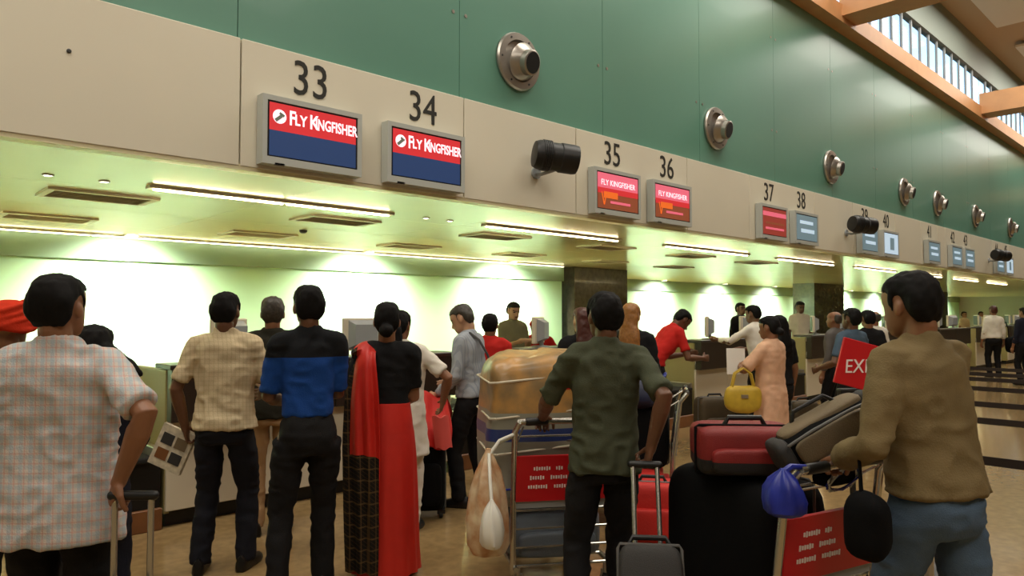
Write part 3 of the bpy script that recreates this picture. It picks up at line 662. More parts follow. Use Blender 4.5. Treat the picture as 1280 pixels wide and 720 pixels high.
        sg_.loft(rings).build('shoe', shoes, root, smooth=True)
    # ---- hair
    hr = G(); vh2 = max(vh, .0075)
    def hring(z, f, b, hw, n=24): return S_([hd(q) for q in ering((0, (f + b) / 2, z), hw, (f - b) / 2, (f - b) / 2, n, 2.2)])
    if hair in ('short', 'long', 'pony', 'bun', 'braid', 'balding'):
        if hair == 'balding': pr_ = [(.055, -.045, -.088, .060), (.085, -.02, -.104, .077), (.13, -.012, -.111, .081), (.165, -.01, -.108, .080), (.185, -.02, -.10, .073)]
        else: pr_ = [(.040, -.050, -.080, .050), (.060, -.035, -.094, .066), (.085, -.022, -.106, .0775), (.115, -.016, -.113, .082), (.142, .008, -.115, .0815), (.156, .050, -.115, .0815), (.172, .094, -.113, .081), (.195, .091, -.105, .075), (.216, .066, -.084, .060), (.231, .026, -.05, .036), (.236, -.004, -.022, .014)]
        hr.loft([hring(*q) for q in pr_])
        for q in (1, -1): hr.limb(S_([hd((q * .077, .012, .16)), hd((q * .077, .016, .12)), hd((q * .074, .016, .098))]), [.009 * k, .008 * k, .005 * k], 8)
    if hair == 'long':
        hr.loft([S_([hd(v) for v in ering((0, -.06, .12), .083, .05, .058, 20)]), S_([hd(v) for v in ering((0, -.075, .03), .085, .045, .05, 20)]), S_([hd(v) for v in ering((.01, -.095, -.08), .10, .035, .045, 20)]), S_([hd(v) for v in ering((.02, -.10, -.19), .085, .03, .04, 20)]), S_([hd(v) for v in ering((.03, -.10, -.25), .03, .012, .02, 20)])])
    if hair == 'wavy':
        hr.loft([hring(*q) for q in ((.040, -.040, -.085, .07), (.085, -.012, -.112, .088), (.13, .0, -.122, .092), (.165, .09, -.12, .092), (.2, .09, -.108, .08), (.226, .03, -.06, .045), (.232, 0, -.03, .02))])
        hr.limb(S_([hd((.03, -.07, .10)), hd((.08, -.08, .07)), hd((.13, -.09, .035)), hd((.18, -.09, .0)), hd((.23, -.08, -.03))]), [.06 * k, .058 * k, .05 * k, .038 * k, .012 * k], 12)
        hr.limb(S_([hd((.0, -.08, .08)), hd((.0, -.10, -.05)), hd((.03, -.11, -.16))]), [.07 * k, .06 * k, .02 * k], 12)
    if hair == 'bun': hr.ball(hd((0, -.118, .055)) * k, (.048 * k, .042 * k, .042 * k))
    if hair in ('pony', 'braid'):
        x_ = .03 if hair == 'pony' else .0
        hr.limb(S_([hd((0, -.105, .12)), hd((x_, -.135, .07)), hd((x_ * 1.5, -.13, -.03)), hd((x_ * 1.6, -.115, -.14)), hd((x_ * 1.4, -.115, -.24))]), [.03 * k, .034 * k, .03 * k, .026 * k, .008 * k], 12)
    if hair == 'turban':
        hr.loft([hring(*q) for q in ((.095, .03, -.115, .088), (.12, .105, -.125, .098), (.15, .125, -.14, .112), (.185, .125, -.145, .118), (.215, .10, -.125, .105), (.245, .05, -.08, .07), (.26, .0, -.04, .03))])
        for q in range(5):
            a = q * .5 - 1.0
            ring = [hd((.112 * math.cos(b), -.008 + .130 * math.sin(b), .165 + .018 * q - .02 + .045 * math.sin(b + a))) for b in np.linspace(0, 2 * math.pi, 20)]
            hr.limb(S_(ring), [.018 * k] * 20, 8)
    if hair == 'scarf':
        hr.loft([hring(*q) for q in ((-.05, .03, -.10, .085), (.0, .03, -.10, .085), (.05, .02, -.112, .092), (.10, .03, -.12, .095), (.15, .085, -.122, .094), (.19, .10, -.112, .086), (.22, .07, -.085, .064), (.24, .0, -.04, .025))])
    o = meshobj('headscarf' if hair in ('turban', 'scarf') else 'hair', root); fill(o, [(piece(hr, vh2, 1 if hair == 'turban' else 4), 'cloth' if hair in ('turban', 'scarf') else 'hair', {'seed': sd, 'amp': .006})], [hairm])
    root['k_'] = k
    del root['k_']
    return root, arms, k, bend, hd

# clothes
C_plaid = add_bands(cloth('pale_plaid_cotton', (204, 194, 184)), [((1, .6, 0), 30, .40, 0, (156, 178, 194), .5), ((0, .1, 1), 30, .40, 0, (164, 182, 190), .45), ((1, .6, 0), 30, .16, .5, (204, 130, 116), .36), ((0, .1, 1), 30, .16, .5, (204, 134, 118), .32)])
C_cream = add_bands(cloth('cream_check_cotton', (206, 188, 152)), [((1, .6, 0), 38, .25, 0, (160, 140, 106), .28), ((0, .1, 1), 38, .25, 0, (168, 146, 112), .22)])
C_twotone = add_zone(cloth('black_and_blue_knit', (20, 22, 26)), 0.9, 1.34, (22, 66, 138))
C_olive = cloth('olive_green_cotton', (70, 74, 56)); C_khaki = cloth('khaki_canvas', (120, 103, 70), var=0.10)
C_jean = mat('blue_denim', (76, 94, 114), 0.85, var=0.25, vscale=5, bump=0.3, bscale=200, spec=0.2)
C_red = cloth('red_cotton', (186, 34, 28)); C_saree = mat('red_silk', (196, 34, 22), 0.5, var=0.10, vscale=5, bump=0.1, bscale=30)
C_black = cloth('black_cotton', (18, 18, 20)); C_white = cloth('white_cotton', (224, 218, 204)); C_gshirt = add_bands(cloth('grey_blue_stripe', (158, 164, 170)), [((1, .5, 0), 40, .3, 0, (120, 128, 140), .5)])
C_peach = cloth('peach_cotton', (222, 178, 146), var=0.12); C_slate = cloth('slate_blue_cotton', (72, 90, 106)); C_grey = cloth('grey_cotton', (96, 92, 88)); C_beige = cloth('beige_cotton', (176, 142, 102)); C_navy = cloth('navy_cotton', (26, 28, 42)); C_dred = cloth('dark_red_cotton', (70, 18, 18)); C_turban = cloth('orange_red_turban', (206, 52, 24), var=0.12)
C_oliveu = cloth('olive_uniform', (130, 128, 96)); C_dgreen = cloth('dark_green_cotton', (38, 36, 26))

# 1 plaid shirted man
A = person('man in pale plaid short-sleeved shirt seen from behind, hand on a suitcase handle', 76, 2.62, 1.72, turn=2, girth=1.14, rh=(.275, -.10, 1.01), rpole=(1, -.6, 0), rcurl=(50, 70, 50), rpalm=(-.3, .3, -1), lh=(-.30, .08, .86), shirt=C_plaid, sleeve=.86, hem=.775, loose=1.10, legs=M_trs, skin='brown', amp=.012)
# 2, 3 half hidden behind him
person('person with orange-red turban and dark red clothes behind the plaid shirted man', 14, 3.7, 1.62, turn=10, shirt=C_dred, sleeve=1.9, hem=.8, legs=M_trs, hair='turban', hairm=C_turban)
person('woman with loose dark wavy hair and navy clothes beside the plaid shirted man', 120, 3.4, 1.525, turn=20, shirt=C_navy, sleeve=1.9, hem=.62, legs=C_navy, hair='wavy', lh=(-.1, .25, 1.0), rh=(.14, .22, .92))
# 4 newspaper man
Bm = person('man in cream checked shirt and dark trousers holding a newspaper by his side', 283, 4.5, 1.71, turn=4, girth=.98, lh=(-.25, .03, .88), lpole=(-1, -.8, 0), lcurl=(45, 60, 45), rh=(.15, .28, 1.06), rpole=(.6, -.5, -.6), shirt=C_cream, sleeve=.82, hem=.88, loose=1.06, legs=M_trn, feet=((-.13, -.02), (.13, .03)), amp=.011, skin='dark')
# 5 black and blue shirt
person('slim man in black and blue knitted shirt with black trousers standing at the queue', 386, 4.05, 1.737, turn=22, girth=.80, rh=(.06, .30, 1.12), lh=(-.10, .28, 1.06), rpole=(.3, -.3, -1), lpole=(-.4, -.3, -1), shirt=C_twotone, sleeve=.9, hem=1.0, legs=M_trs, feet=((-.16, -.05), (.10, .08)), skin='dark')
# 6 at the counter between them
person('man with greying hair, dark top and beige trousers standing at the desk', 341, 5.25, 1.70, turn=18, girth=.95, shirt=C_dgreen, sleeve=1.9, hem=.84, legs=C_beige, hairm=M_hair_grey, rh=(.15, .3, 1.1), lh=(-.15, .3, 1.1))
# 7 saree woman
E, Ea, Ek, Eb, Ehd = person('woman in red saree with black blouse and black patterned drape seen from behind', 484, 4.44, 1.648, turn=4, girth=.84, head=(4, -2, 0), lh=(-.17, .10, .86), rh=(.05, .27, 1.02), rpole=(.3, -.3, -1), lpole=(-.5, -1, 0), shirt=C_black, sleeve=.75, hem=1.05, lower='skirt', legs=C_saree, hair='bun', upper_name='blouse', collar=False)
# 8 white kurta woman
person('woman in white tunic with a dark ponytail standing at the desk past the saree', 500, 5.3, 1.60, turn=-6, girth=1.06, head=(-6, 4, 0), rh=(.30, .12, .93), rpole=(1, -.5, 0), lh=(-.2, .3, 1.05), shirt=C_white, sleeve=.8, hem=.6, loose=1.14, legs=C_white, hair='pony', skin='brown')
# 9 grey shirt man in profile
Gm = person('man in grey striped shirt bowing his head, dark bag strap over his shoulder', 590, 6.0, 1.665, turn=66, lean=5, head=(8, 22, 0), rh=(.16, .26, 1.0), lh=(-.20, .22, .92), shirt=C_gshirt, sleeve=1.92, hem=.93, legs=M_trs, hairm=M_hair_grey, feet=((-.10, .06), (.10, -.10)), skin='light')
# 10-12
person('person in red shirt with short dark hair behind the man with the shoulder bag', 613, 6.9, 1.58, turn=-8, shirt=C_red, sleeve=.7, legs=M_trs)
person('desk clerk in olive uniform standing behind the monitor over the wrapped luggage', 641, 9.9, 1.74, abs_turn=165, head=(0, 14, 0), shirt=C_oliveu, sleeve=.7, legs=M_trs, skin='light', rh=(.1, .3, 1.2), lh=(-.1, .3, 1.2))
person('person with red headscarf leaning low behind the desk', 682, 10.3, 1.58, turn=150, lean=32, head=(0, -10, 0), shirt=C_red, sleeve=1.9, legs=M_trs, hair='scarf', hairm=C_red, skin='brown')
# 13 green shirt man
J = person('man in olive green shirt and black trousers beside the wrapped luggage trolley', 755, 3.55, 1.68, turn=6, girth=.94, head=(6, 2, 0), lh=(-.25, .36, 1.03), lpole=(-.6, -.5, -.6), lcurl=(45, 55, 40), lpalm=(0, -.2, -1), rh=(.178, -.185, .962), rpole=(.35, -1, 0), rcurl=(55, 70, 50), shirt=C_olive, sleeve=.9, hem=.83, loose=1.04, legs=M_trs, feet=((-.15, -.06), (.085, .04)), amp=.012, skin='dark')
# 14-16
person('woman with auburn hair in dark clothes behind the green shirted man', 727, 6.2, 1.63, turn=15, shirt=C_black, sleeve=1.9, hem=.8, legs=M_trs, hair='long', hairm=M_hair_red, skin='light')
person('woman with long blond hair and a black jacket waiting at the desk', 789, 6.4, 1.67, turn=-25, shirt=C_black, sleeve=1.95, hem=.85, loose=1.1, legs=M_trs, hair='long', hairm=M_hair_blond, skin='light')
person('man in red shirt bending forward over the desk ledge', 815, 8.6, 1.78, turn=-70, lean=38, head=(0, 10, 0), rh=(.18, .58, 1.05), lh=(-.14, .55, 1.08), shirt=C_red, sleeve=.75, legs=M_trs, skin='dark')
# 17-21
person('clerk in black uniform standing behind the desk near the stone column', 926, 14.6, 1.80, abs_turn=160, shirt=C_black, sleeve=1.9, legs=M_trs, skin='dark')
person('traveller in white shirt reaching a hand over the dark desk ledge', 950, 9.4, 1.70, turn=40, lean=10, lh=(-.25, .5, 1.24), rh=(.2, .35, 1.1), shirt=C_white, sleeve=1.8, legs=M_trs, skin='dark')
Pw = person('woman in peach tunic facing the desk with a white paper in her hands', 962, 6.7, 1.555, turn=42, girth=1.0, head=(0, 8, 0), lh=(-.10, .25, 1.08), rh=(.10, .25, 1.06), lpole=(-1, -.2, -.6), rpole=(1, -.2, -.6), lcurl=(40, 50, 30), rcurl=(40, 50, 30), shirt=C_peach, sleeve=.9, hem=.55, loose=1.16, legs=C_peach, hair='bun', skin='brown', upper_name='tunic')
person('dark haired person in black behind the woman with the yellow handbag', 972, 7.6, 1.56, turn=20, shirt=C_black, sleeve=.8, legs=M_trs, hair='long')
person('clerk in white shirt behind the desk with the olive side', 1003, 15.3, 1.84, pos=(15.02, 6.85), abs_turn=140, head=(0, 10, 0), shirt=C_white, sleeve=.8, legs=M_trs, skin='dark')
person('balding man in grey clothes waiting behind the tilted red sign', 1042, 9.6, 1.61, turn=40, shirt=C_grey, sleeve=1.9, legs=M_trs, hair='balding', hairm=M_hair_grey, skin='brown')
person('man in slate blue shirt next to the tilted red sign', 1063, 7.6, 1.635, turn=25, shirt=C_slate, sleeve=.8, legs=M_trs, skin='dark', lh=(-.25, .2, 1.0))
person('dark haired traveller in black behind the man in slate blue', 1084, 9.0, 1.625, turn=0, shirt=C_black, sleeve=.8, legs=M_trs)
person('traveller in white shirt half hidden by the khaki jacket', 1092, 11.0, 1.62, turn=10, shirt=C_white, sleeve=.8, legs=M_trs, hair='balding', hairm=M_hair_grey)
# 22 khaki jacket man
V_ = person('man in khaki canvas jacket and blue jeans pushing a loaded luggage trolley', 1164, 2.62, 1.735, turn=20, girth=.97, lean=6, side=-2, head=(0, 3, 0), lh=(-.21, .23, 1.03), rh=(.22, .30, .93), lpole=(-.45, -.9, -.3), rpole=(.3, -1, -.3), lcurl=(55, 70, 50), rcurl=(55, 70, 50), lpalm=(0, .2, -1), rpalm=(0, .2, -1), shirt=C_khaki, sleeve=1.95, hem=.93, loose=1.10, legs=C_jean, feet=((-.12, .10), (.14, -.16)), amp=.011, upper_name='jacket', skin='brown', cuffr=1.1)
# 23.. far
person('traveller in white shirt and dark trousers standing far past the queue belts', 1241, 18, 1.78, turn=-10, shirt=C_white, sleeve=1.8, legs=M_trs, hairm=M_hair_red)
person('traveller in dark clothes with a white collar far beyond the queue belts', 1279, 16, 1.72, turn=10, shirt=C_navy, sleeve=1.8, legs=M_trs)
person('clerk in cream shirt behind a distant desk', 1205, 26.5, 1.66, abs_turn=150, shirt=C_cream, sleeve=.8, legs=M_trs)
person('clerk in white shirt behind the farthest visible desk', 1226, 31.5, 1.68, abs_turn=150, shirt=C_white, sleeve=.8, legs=M_trs)
# ------------------------------------------------------------------ saree drape
M_bord = add_bands(cloth('black_gold_weave', (24, 20, 14)), [((1, .5, 0), 22, .18, 0, (110, 84, 48), .4), ((0, 0, 1), 15, .14, 0, (120, 92, 52), .4), ((1, .5, 1.3), 31, .2, 0, (90, 66, 40), .3)])
def sheet(fn, nu, nv, thick, mfun):
    g = G(); P = np.array([[fn(u / nu, v / nv) for u in range(nu + 1)] for v in range(nv + 1)], float)
    du = np.gradient(P, axis=1); dv = np.gradient(P, axis=0); N = np.cross(du, dv); N /= np.maximum(np.linalg.norm(N, axis=2, keepdims=True), 1e-9)
    A_, B_ = P + N * thick / 2, P - N * thick / 2; idx = lambda v, u: v * (nu + 1) + u; o = (nu + 1) * (nv + 1)
    V = list(A_.reshape(-1, 3)) + list(B_.reshape(-1, 3)); F, M = [], []
    for v in range(nv):
        for u in range(nu):
            q = (idx(v, u), idx(v, u + 1), idx(v + 1, u + 1), idx(v + 1, u)); m = mfun((u + .5) / nu, (v + .5) / nv)
            F += [q, tuple(i + o for i in q[::-1])]; M += [m, m]
    edge = [idx(0, u) for u in range(nu + 1)] + [idx(v, nu) for v in range(1, nv + 1)] + [idx(nv, u) for u in range(nu - 1, -1, -1)] + [idx(v, 0) for v in range(nv - 1, 0, -1)]
    for a, b in zip(edge, edge[1:] + edge[:1]): F.append((a, a + o, b + o, b)); M.append(mfun(.5, .5))
    g.V = [tuple(map(float, q)) for q in V]; g.F = F; g.M = M; return g
def smooth_path(keys, t):
    ts = [q[0] for q in keys]; return np.array([np.interp(t, ts, [q[1][c] for q in keys]) for c in range(len(keys[0][1]))])
KD = [(0, (.06, .135, 1.20, .10)), (.10, (-.04, .135, 1.34, .12)), (.17, (-.11, .04, 1.475, .12)), (.22, (-.13, -.05, 1.475, .13)), (.28, (-.135, -.15, 1.38, .16)), (.40, (-.14, -.175, 1.16, .22)), (.55, (-.14, -.185, .88, .24)), (.8, (-.135, -.20, .40, .23)), (1, (-.13, -.205, .06, .21))]
def drape(u, v):
    q = sum(smooth_path(KD, min(max(v + d, 0), 1)) for d in (-.03, -.015, 0, .015, .03)) / 5
    a = (u - .5); c = math.sin(u * 19 + 1.5 * math.sin(v * 5)) * .016 * min(max((v - .2) * 4, .15), 1)
    back = 1 if v > .2 else 0
    return np.array((q[0] + a * q[3], q[1] - c + (.10 * max(-a, 0) * 2 * (1 if v > .25 else 0)), q[2] - (a * a) * .10 - .06 * (-a if v > .25 and v < .6 else 0))) * Ek
dr = sheet(drape, 30, 60, .007, lambda u, v: 1 if (v > .60 or (u < .20 and v > .24)) else 0).build('saree_drape', [C_saree, M_bord], E, smooth=True)
dr['label'] = 'red drape end with black gold patterned border'
wb = G(); wb.loft([[np.array(q) * Ek for q in ering((0, -.005, z), hw, hw * .74, hw * .80, 32, 2.1)] for z, hw in ((.90, .172), (.97, .166), (1.04, .156), (1.08, .150), (1.085, .140))]); wb.build('waist_wrap', C_saree, E, smooth=True)

# ------------------------------------------------------------------ luggage
def soft(g, c, d, ex=5.0, amp=0.0, n=32, k=14, m=0, seed=1, rot=None):
    rings = []
    for i in range(k + 1):
        ph = -math.pi / 2 + math.pi * (i + .02) / (k + .04); cz, sz = math.cos(ph), math.sin(ph)
        z = math.copysign(abs(sz) ** (2 / ex), sz); r = abs(cz) ** (2 / ex); ring = []
        for a in np.linspace(0, 2 * math.pi, n, endpoint=False):
            ca, sa = math.cos(a), math.sin(a); ring.append(np.array((math.copysign(abs(ca) ** (2 / ex), ca) * r * d[0] / 2, math.copysign(abs(sa) ** (2 / ex), sa) * r * d[1] / 2, z * d[2] / 2)))
        rings.append(ring)
    A_ = np.array(rings)
    if amp:
        q = A_.reshape(-1, 3); nz = (vnoise(q * 7 + 5, seed) - .5) * 2 + (vnoise(q * 17 + 5, seed + 3) - .5); q = q * (1 + (amp * nz / np.maximum(np.linalg.norm(q, axis=1), .05))[:, None]); A_ = q.reshape(A_.shape)
    if rot is not None: A_ = A_ @ np.array(rot).T
    A_ = A_ + np.array(c); return g.loft([list(r) for r in A_], m)
M_bagblack = mat('black_nylon', (9, 9, 10), 0.85, bump=0.2, bscale=300, var=0.1, spec=0.15); M_bagred = mat('dark_red_nylon', (124, 18, 14), 0.6, bump=0.3, bscale=300, var=0.12)
M_bagdg = mat('charcoal_nylon', (46, 44, 42), 0.7, bump=0.3, bscale=300, var=0.1); M_bagbrown = mat('brown_nylon', (66, 54, 32), 0.7, bump=0.3, bscale=300, var=0.15)
M_bright = mat('red_fabric', (190, 34, 26), 0.7, var=0.1, bump=0.2, bscale=90); M_blue = mat('blue_plastic_bag', (26, 40, 140), 0.4, var=0.2, vscale=12)
M_beige = mat('beige_nylon', (112, 96, 70), 0.7, var=0.1, bump=0.3, bscale=200); M_yellow = mat('yellow_leather', (196, 164, 52), 0.45, var=0.12, vscale=14)
M_zip = mat('zip_grey', (90, 88, 84), 0.4); M_orange = mat('orange_plastic_bag', (196, 120, 56), 0.4, var=0.2, vscale=9, var2=(226, 206, 170))
M_wrap = add_zone(add_zone(mat('wrapped_bundle', (150, 124, 84), 0.4, var=0.2, vscale=8, var2=(196, 146, 78), coat=0.15), -.50, .12, (140, 138, 122)), -.04, .03, (40, 58, 112))
M_paper = mat('white_paper', (226, 222, 212), 0.7); M_news = mat('newsprint', (206, 196, 172), 0.8, var=0.25, vscale=26)
def suitcase(name, label, loc, rz, d, m, rot=None, pull=0.0, rod=.105, trim=None, group=None, ex=7, tilt=0.0, wheels=True, flat=False):
    """upright case: width x, depth y, height z, standing on its wheels; tilt leans it about x"""
    t = thing(name, label, 'suitcase', loc, rz, group); t.rotation_euler = (tilt, 0, rz)
    W, Dp, Hh = d; z0 = .05 if wheels else .0
    g = G(); soft(g, (0, 0, z0 + Hh / 2), d, ex, .004, seed=int(W * 100)); g.build('shell', m, t, smooth=True)
    g = G(); soft(g, (0, -Dp / 2 - .012, z0 + Hh * .36), (W * .78, .07, Hh * .52), 5, .004); g.build('pocket', m, t, smooth=True)
    ring = [(x * W * .49, -Dp * .17, z0 + Hh / 2 + z * Hh * .49) for x, z in ((-.93, -1), (.93, -1), (1, -.93), (1, .93), (.93, 1), (-.93, 1), (-1, .93), (-1, -.93), (-.93, -1))]
    G().tube([(x * 1.022, y, z0 + Hh / 2 + (z - z0 - Hh / 2) * 1.02) for x, y, z in ring], .007, 6).build('zip', trim or M_zip, t)
    hh = -.004 if flat else .03      # folded down where something lies on the case
    G().limb([(-.09, -.02, z0 + Hh - .008), (-.07, -.02, z0 + Hh + hh), (.07, -.02, z0 + Hh + hh), (.09, -.02, z0 + Hh - .008)], .012 if not flat else .008, 8).build('top_handle', M_black, t, smooth=True)
    if wheels:
        for q in (-1, 1):
            for y in (-1, 1): G().lathe([(-.014, .02), (-.012, .026), (.012, .026), (.014, .02)], (q * W * .38, y * Dp * .34, .026), (1, 0, 0), n=14).build('wheel', M_rubber, t, smooth=True)
            if 1: G().box((q * W * .38, 0, .052), (.06, Dp * .8, .03)).build('wheel_mount', M_black, t)
    if pull:
        h = G()
        for q in (-1, 1): h.tube([(q * rod, Dp * .38, z0 + Hh * .5), (q * rod, Dp * .38, z0 + Hh + pull)], .011, 10)
        h.build('pull_rods', M_chrome, t, smooth=True)
        G().limb([(-rod - .01, Dp * .38, z0 + Hh + pull), (rod + .01, Dp * .38, z0 + Hh + pull)], .017, 10).build('pull_grip', M_black, t, smooth=True)
    return t
def trolley(label, px, Z, turn, red=True, adtext=3):
    s, p = at(px, Z); t = thing('luggage_trolley', label, 'trolley', (s, p, 0), (YAW + turn) * D2R, 'luggage trolleys')   # origin under the handle, heading +y
    b = G()
    for q in (-1, 1): b.tube([(q * .27, .02, .19), (q * .27, .55, .17), (q * .20, .95, .16), (q * .12, 1.02, .18)], .016, 8)
    b.tube([(-.12, 1.02, .18), (.12, 1.02, .18)], .016, 8); b.build('base_frame', M_chrome, t, smooth=True)
    for k in range(6): G().tube([(-.26 + .02 * max(0, k - 3), .08 + k * .15, .19), (.26 - .02 * max(0, k - 3), .08 + k * .15, .19)], .009, 6).build('cross_bar', M_chrome, t)
    for q in (-1, 1):
        G().tube([(q * .28, .06, .16), (q * .28, .05, .55), (q * .28, .0, .94), (q * .26, -.05, 1.0)], .017, 10).build('upright', M_chrome, t, smooth=True)
    G().tube([(-.26, -.05, 1.0), (.26, -.05, 1.0)], .017, 10).build('handle', M_chrome, t, smooth=True)
    for q in (-1, 1): G().limb([(q * .12, -.05, 1.0), (q * .22, -.05, 1.0)], .022, 10).build('grip', M_black, t, smooth=True)
    bd = G().box((0, .025, .68), (.54, .018, .25), rot=Matrix.Rotation(.09, 3, 'X')).build('advert_board', M_red if red else M_grey, t)
    G().box((0, .048, .535), (.54, .012, .04)).build('board_strip', M_grey, t)
    if red and adtext:
        for r, (x0, ws) in enumerate(((-.17, (.10, .05)), (-.19, (.09, .11)), (-.20, (.12, .12)))):
            x = x0
            for w_ in ws:
                n_ = int(w_ / .014)
                for j in range(n_):
                    hgt = (.016, .022, .016, .018)[(j + r) % 4]
                    G().box((x + j * .014, .0135 + (.68 - .735 + r * .05) * -.09 * -1, .735 - r * .05), (.008, .003, hgt), rot=Matrix.Rotation(.09, 3, 'X')).build('lettering', M_lettering, bd)
                x += w_ + .025
    bk = G()
    for z in (.30, .40, .50): bk.tube([(-.27, .055, z), (.27, .055, z)], .007, 6)
    bk.build('back_rail', M_chrome, t)
    wire = G(); 
    for q in (-.24, .24): wire.tube([(q, -.03, .97), (q, .14, .86)], .006, 6)
    for y, z in ((.14, .86), (.08, .90)): wire.tube([(-.24, y, z), (.24, y, z)], .006, 6)
    wire.build('hand_basket', M_chrome, t)
    for x, y in ((-.25, .08), (.25, .08), (-.10, .93), (.10, .93)):
        w_ = G().lathe([(-.02, .05), (-.016, .062), (.016, .062), (.02, .05)], (x, y, .062), (1, 0, 0), n=18).build('wheel', M_rubber, t, smooth=True)
        f = G()
        for q in (-1, 1): f.tube([(x + q * .026, y, .062), (x + q * .02, y, .15)], .007, 6)
        f.tube([(x, y, .13), (x, y, .185)], .014, 8); f.build('caster_fork', M_steel, w_)
    return t
def on(t, x, y, z): v = Matrix.Rotation(t.rotation_euler[2], 3, 'Z') @ Vector((x, y, 0)); return (t.location[0] + v[0], t.location[1] + v[1], z)

def sack(t, name, m, w_, d_, h_, seed, z0=0.0):
    rings = []
    for z, r in ((.0, .35), (.03, .78), (.12, .98), (.35, 1.0), (.6, .86), (.78, .62), (.9, .34), (.97, .16), (1, .12)):
        ring = []
        for j, a in enumerate(np.linspace(0, 2 * math.pi, 36, endpoint=False)):
            q = r * (1 + .10 * math.sin(a * 7 + z * 3 + seed) * (.3 + z) + .07 * math.sin(a * 3 + seed + z * 6)); ring.append((q * w_ / 2 * math.cos(a), q * d_ / 2 * math.sin(a), z0 + z * h_))
        rings.append(ring)
    return G().loft(rings).build(name, m, t, smooth=True)
# trolley of the green shirted man
T1 = trolley('luggage trolley with red advert board under a wrapped bundle', 706, 3.98, 10)
r1 = T1.rotation_euler[2]
suitcase('suitcase', 'grey blue suitcase lying flat beneath the wrapped bundle', on(T1, -.02, .46, .20), r1, (.56, .68, .26), mat('greyblue_nylon', (92, 100, 108), .6, var=.1, bump=.3, bscale=200), wheels=False, flat=True)
t = thing('wrapped_bundle', 'large tan bundle wrapped in clear plastic on the trolley', 'luggage', on(T1, -.06, .44, .46), r1)
g = G(); soft(g, (0, 0, .44), (.66, .62, .88), 6.5, .035, n=64, k=28, seed=5); wbm = g.build('bundle', M_wrap, t, smooth=True, loc=None)
wbm.location = (0, 0, .44)
for v in wbm.data.vertices: v.co.z -= .44
for k in range(4):
    z = .16 + k * .2; G().tube([(.335 * a, .312 * b, z + .03 * a) for a, b in ((-.9, -1), (.9, -1), (1, -.9), (1, .9), (.9, 1), (-.9, 1), (-1, .9), (-1, -.9), (-.9, -1))], .006, 6).build('cord', M_blue if k == 0 else M_cream, t)
G().box((.12, -.315, .74), (.09, .012, .10)).build('red_tag', M_red, t)
t = thing('carrier_bag', 'tan and orange plastic carrier bag hanging on the trolley side', 'bag', on(T1, -.43, -.03, .30), r1)
sack(t, 'sack', M_orange, .22, .25, .56, 9)
G().limb([(.0, -.01, .52), (.06, .0, .60), (.155, .03, .63), (.17, .04, .625), (.06, .03, .585), (0, .01, .52)], .010, 8).build('bag_handle', M_white, t, smooth=True)
t = thing('carrier_bag', 'small white plastic bag dangling below the tan carrier bag', 'bag', on(T1, -.44, -.225, .40), r1)
sack(t, 'sack', M_white, .12, .16, .24, 12); G().limb([(0, 0, .22), (.0, .07, .34), (.01, .17, .43), (.01, .195, .44)], .009, 8).build('bag_knot', M_white, t, smooth=True)
# trolley bag drawn by the green shirted man
s_, p_ = at(815, 2.92)
suitcase('trolley_bag', 'charcoal wheeled bag leaning towards the green shirted man', (s_, p_, 0.036), (YAW - 6) * D2R, (.27, .18, .54), M_bagdg, pull=.36, tilt=-.40, rod=.055)

# trolley of the khaki jacket man
T2 = trolley('luggage trolley with red advert board piled with black and red suitcases', 1040, 2.86, 29)
r2 = T2.rotation_euler[2]
suitcase('suitcase', 'big black suitcase standing across the khaki man\'s trolley', on(T2, .01, .49, .19), r2 + 90 * D2R, (.66, .40, .69), M_bagblack, ex=6, wheels=False, flat=True)
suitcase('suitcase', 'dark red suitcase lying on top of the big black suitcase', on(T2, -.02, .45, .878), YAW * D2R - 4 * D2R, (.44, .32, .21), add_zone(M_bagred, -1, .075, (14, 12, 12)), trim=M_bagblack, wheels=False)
t = thing('holdall', 'black and beige holdall slung across the trolley handle end', 'bag', at(1030, 2.95) + (.905,), YAW * D2R)
R_ = Matrix.Rotation(-.50, 3, 'Y')
HC = np.array((.0, 0, .195)); hq = lambda x, y, z: tuple(np.array(R_ @ Vector((x, y, z))) + HC)
g = G(); soft(g, tuple(HC), (.44, .20, .16), 3.6, .008, seed=21, rot=R_); g.build('bag_body', M_bagblack, t, smooth=True)
for q in (-.205, .205):
    g = G(); soft(g, hq(q, 0, 0), (.07, .19, .15), 3.4, .006, seed=22, rot=R_); g.build('end_panel', M_bagdg, t, smooth=True)
g = G(); soft(g, hq(0, 0, .065), (.36, .14, .055), 4, .004, seed=23, rot=R_); g.build('top_panel', M_beige, t, smooth=True)
g = G(); soft(g, hq(0, -.09, .0), (.34, .05, .11), 4, .004, seed=24, rot=R_); g.build('side_pocket', M_beige, t, smooth=True)
for q in (-.06, .06):
    G().limb([hq(x, -.112, q + z) for x, z in ((-.19, 0), (-.08, .008), (.08, .008), (.19, 0))], .007, 8).build('piping', M_zip, t, smooth=True)
G().limb([hq(-.10, .03, .085), hq(-.07, .03, .125), hq(.07, .03, .125), hq(.10, .03, .085)], .009, 8).build('carry_handle', M_black, t, smooth=True)
t = thing('plastic_bag', 'crumpled blue plastic bag hanging at the corner of the trolley handle', 'bag', on(T2, -.345, -.045, .845), r2)
g = G(); sack(t, 'sack', M_blue, .14, .16, .17, 3)
G().limb([(.0, .0, .155), (.04, .0, .172), (.085, -.004, .168), (.11, -.006, .165)], [.014, .012, .010, .010], 8).build('bag_handle', M_blue, t, smooth=True)
t = thing('cable_bundle', 'tangle of thin cords and black pouch on the trolley handle', 'bundle', on(T2, .07, .055, .875), r2)
g = G(); soft(g, (0, 0, .05), (.22, .09, .085), 2.6, .012, seed=33); g.build('pouch', M_bagblack, t, smooth=True)
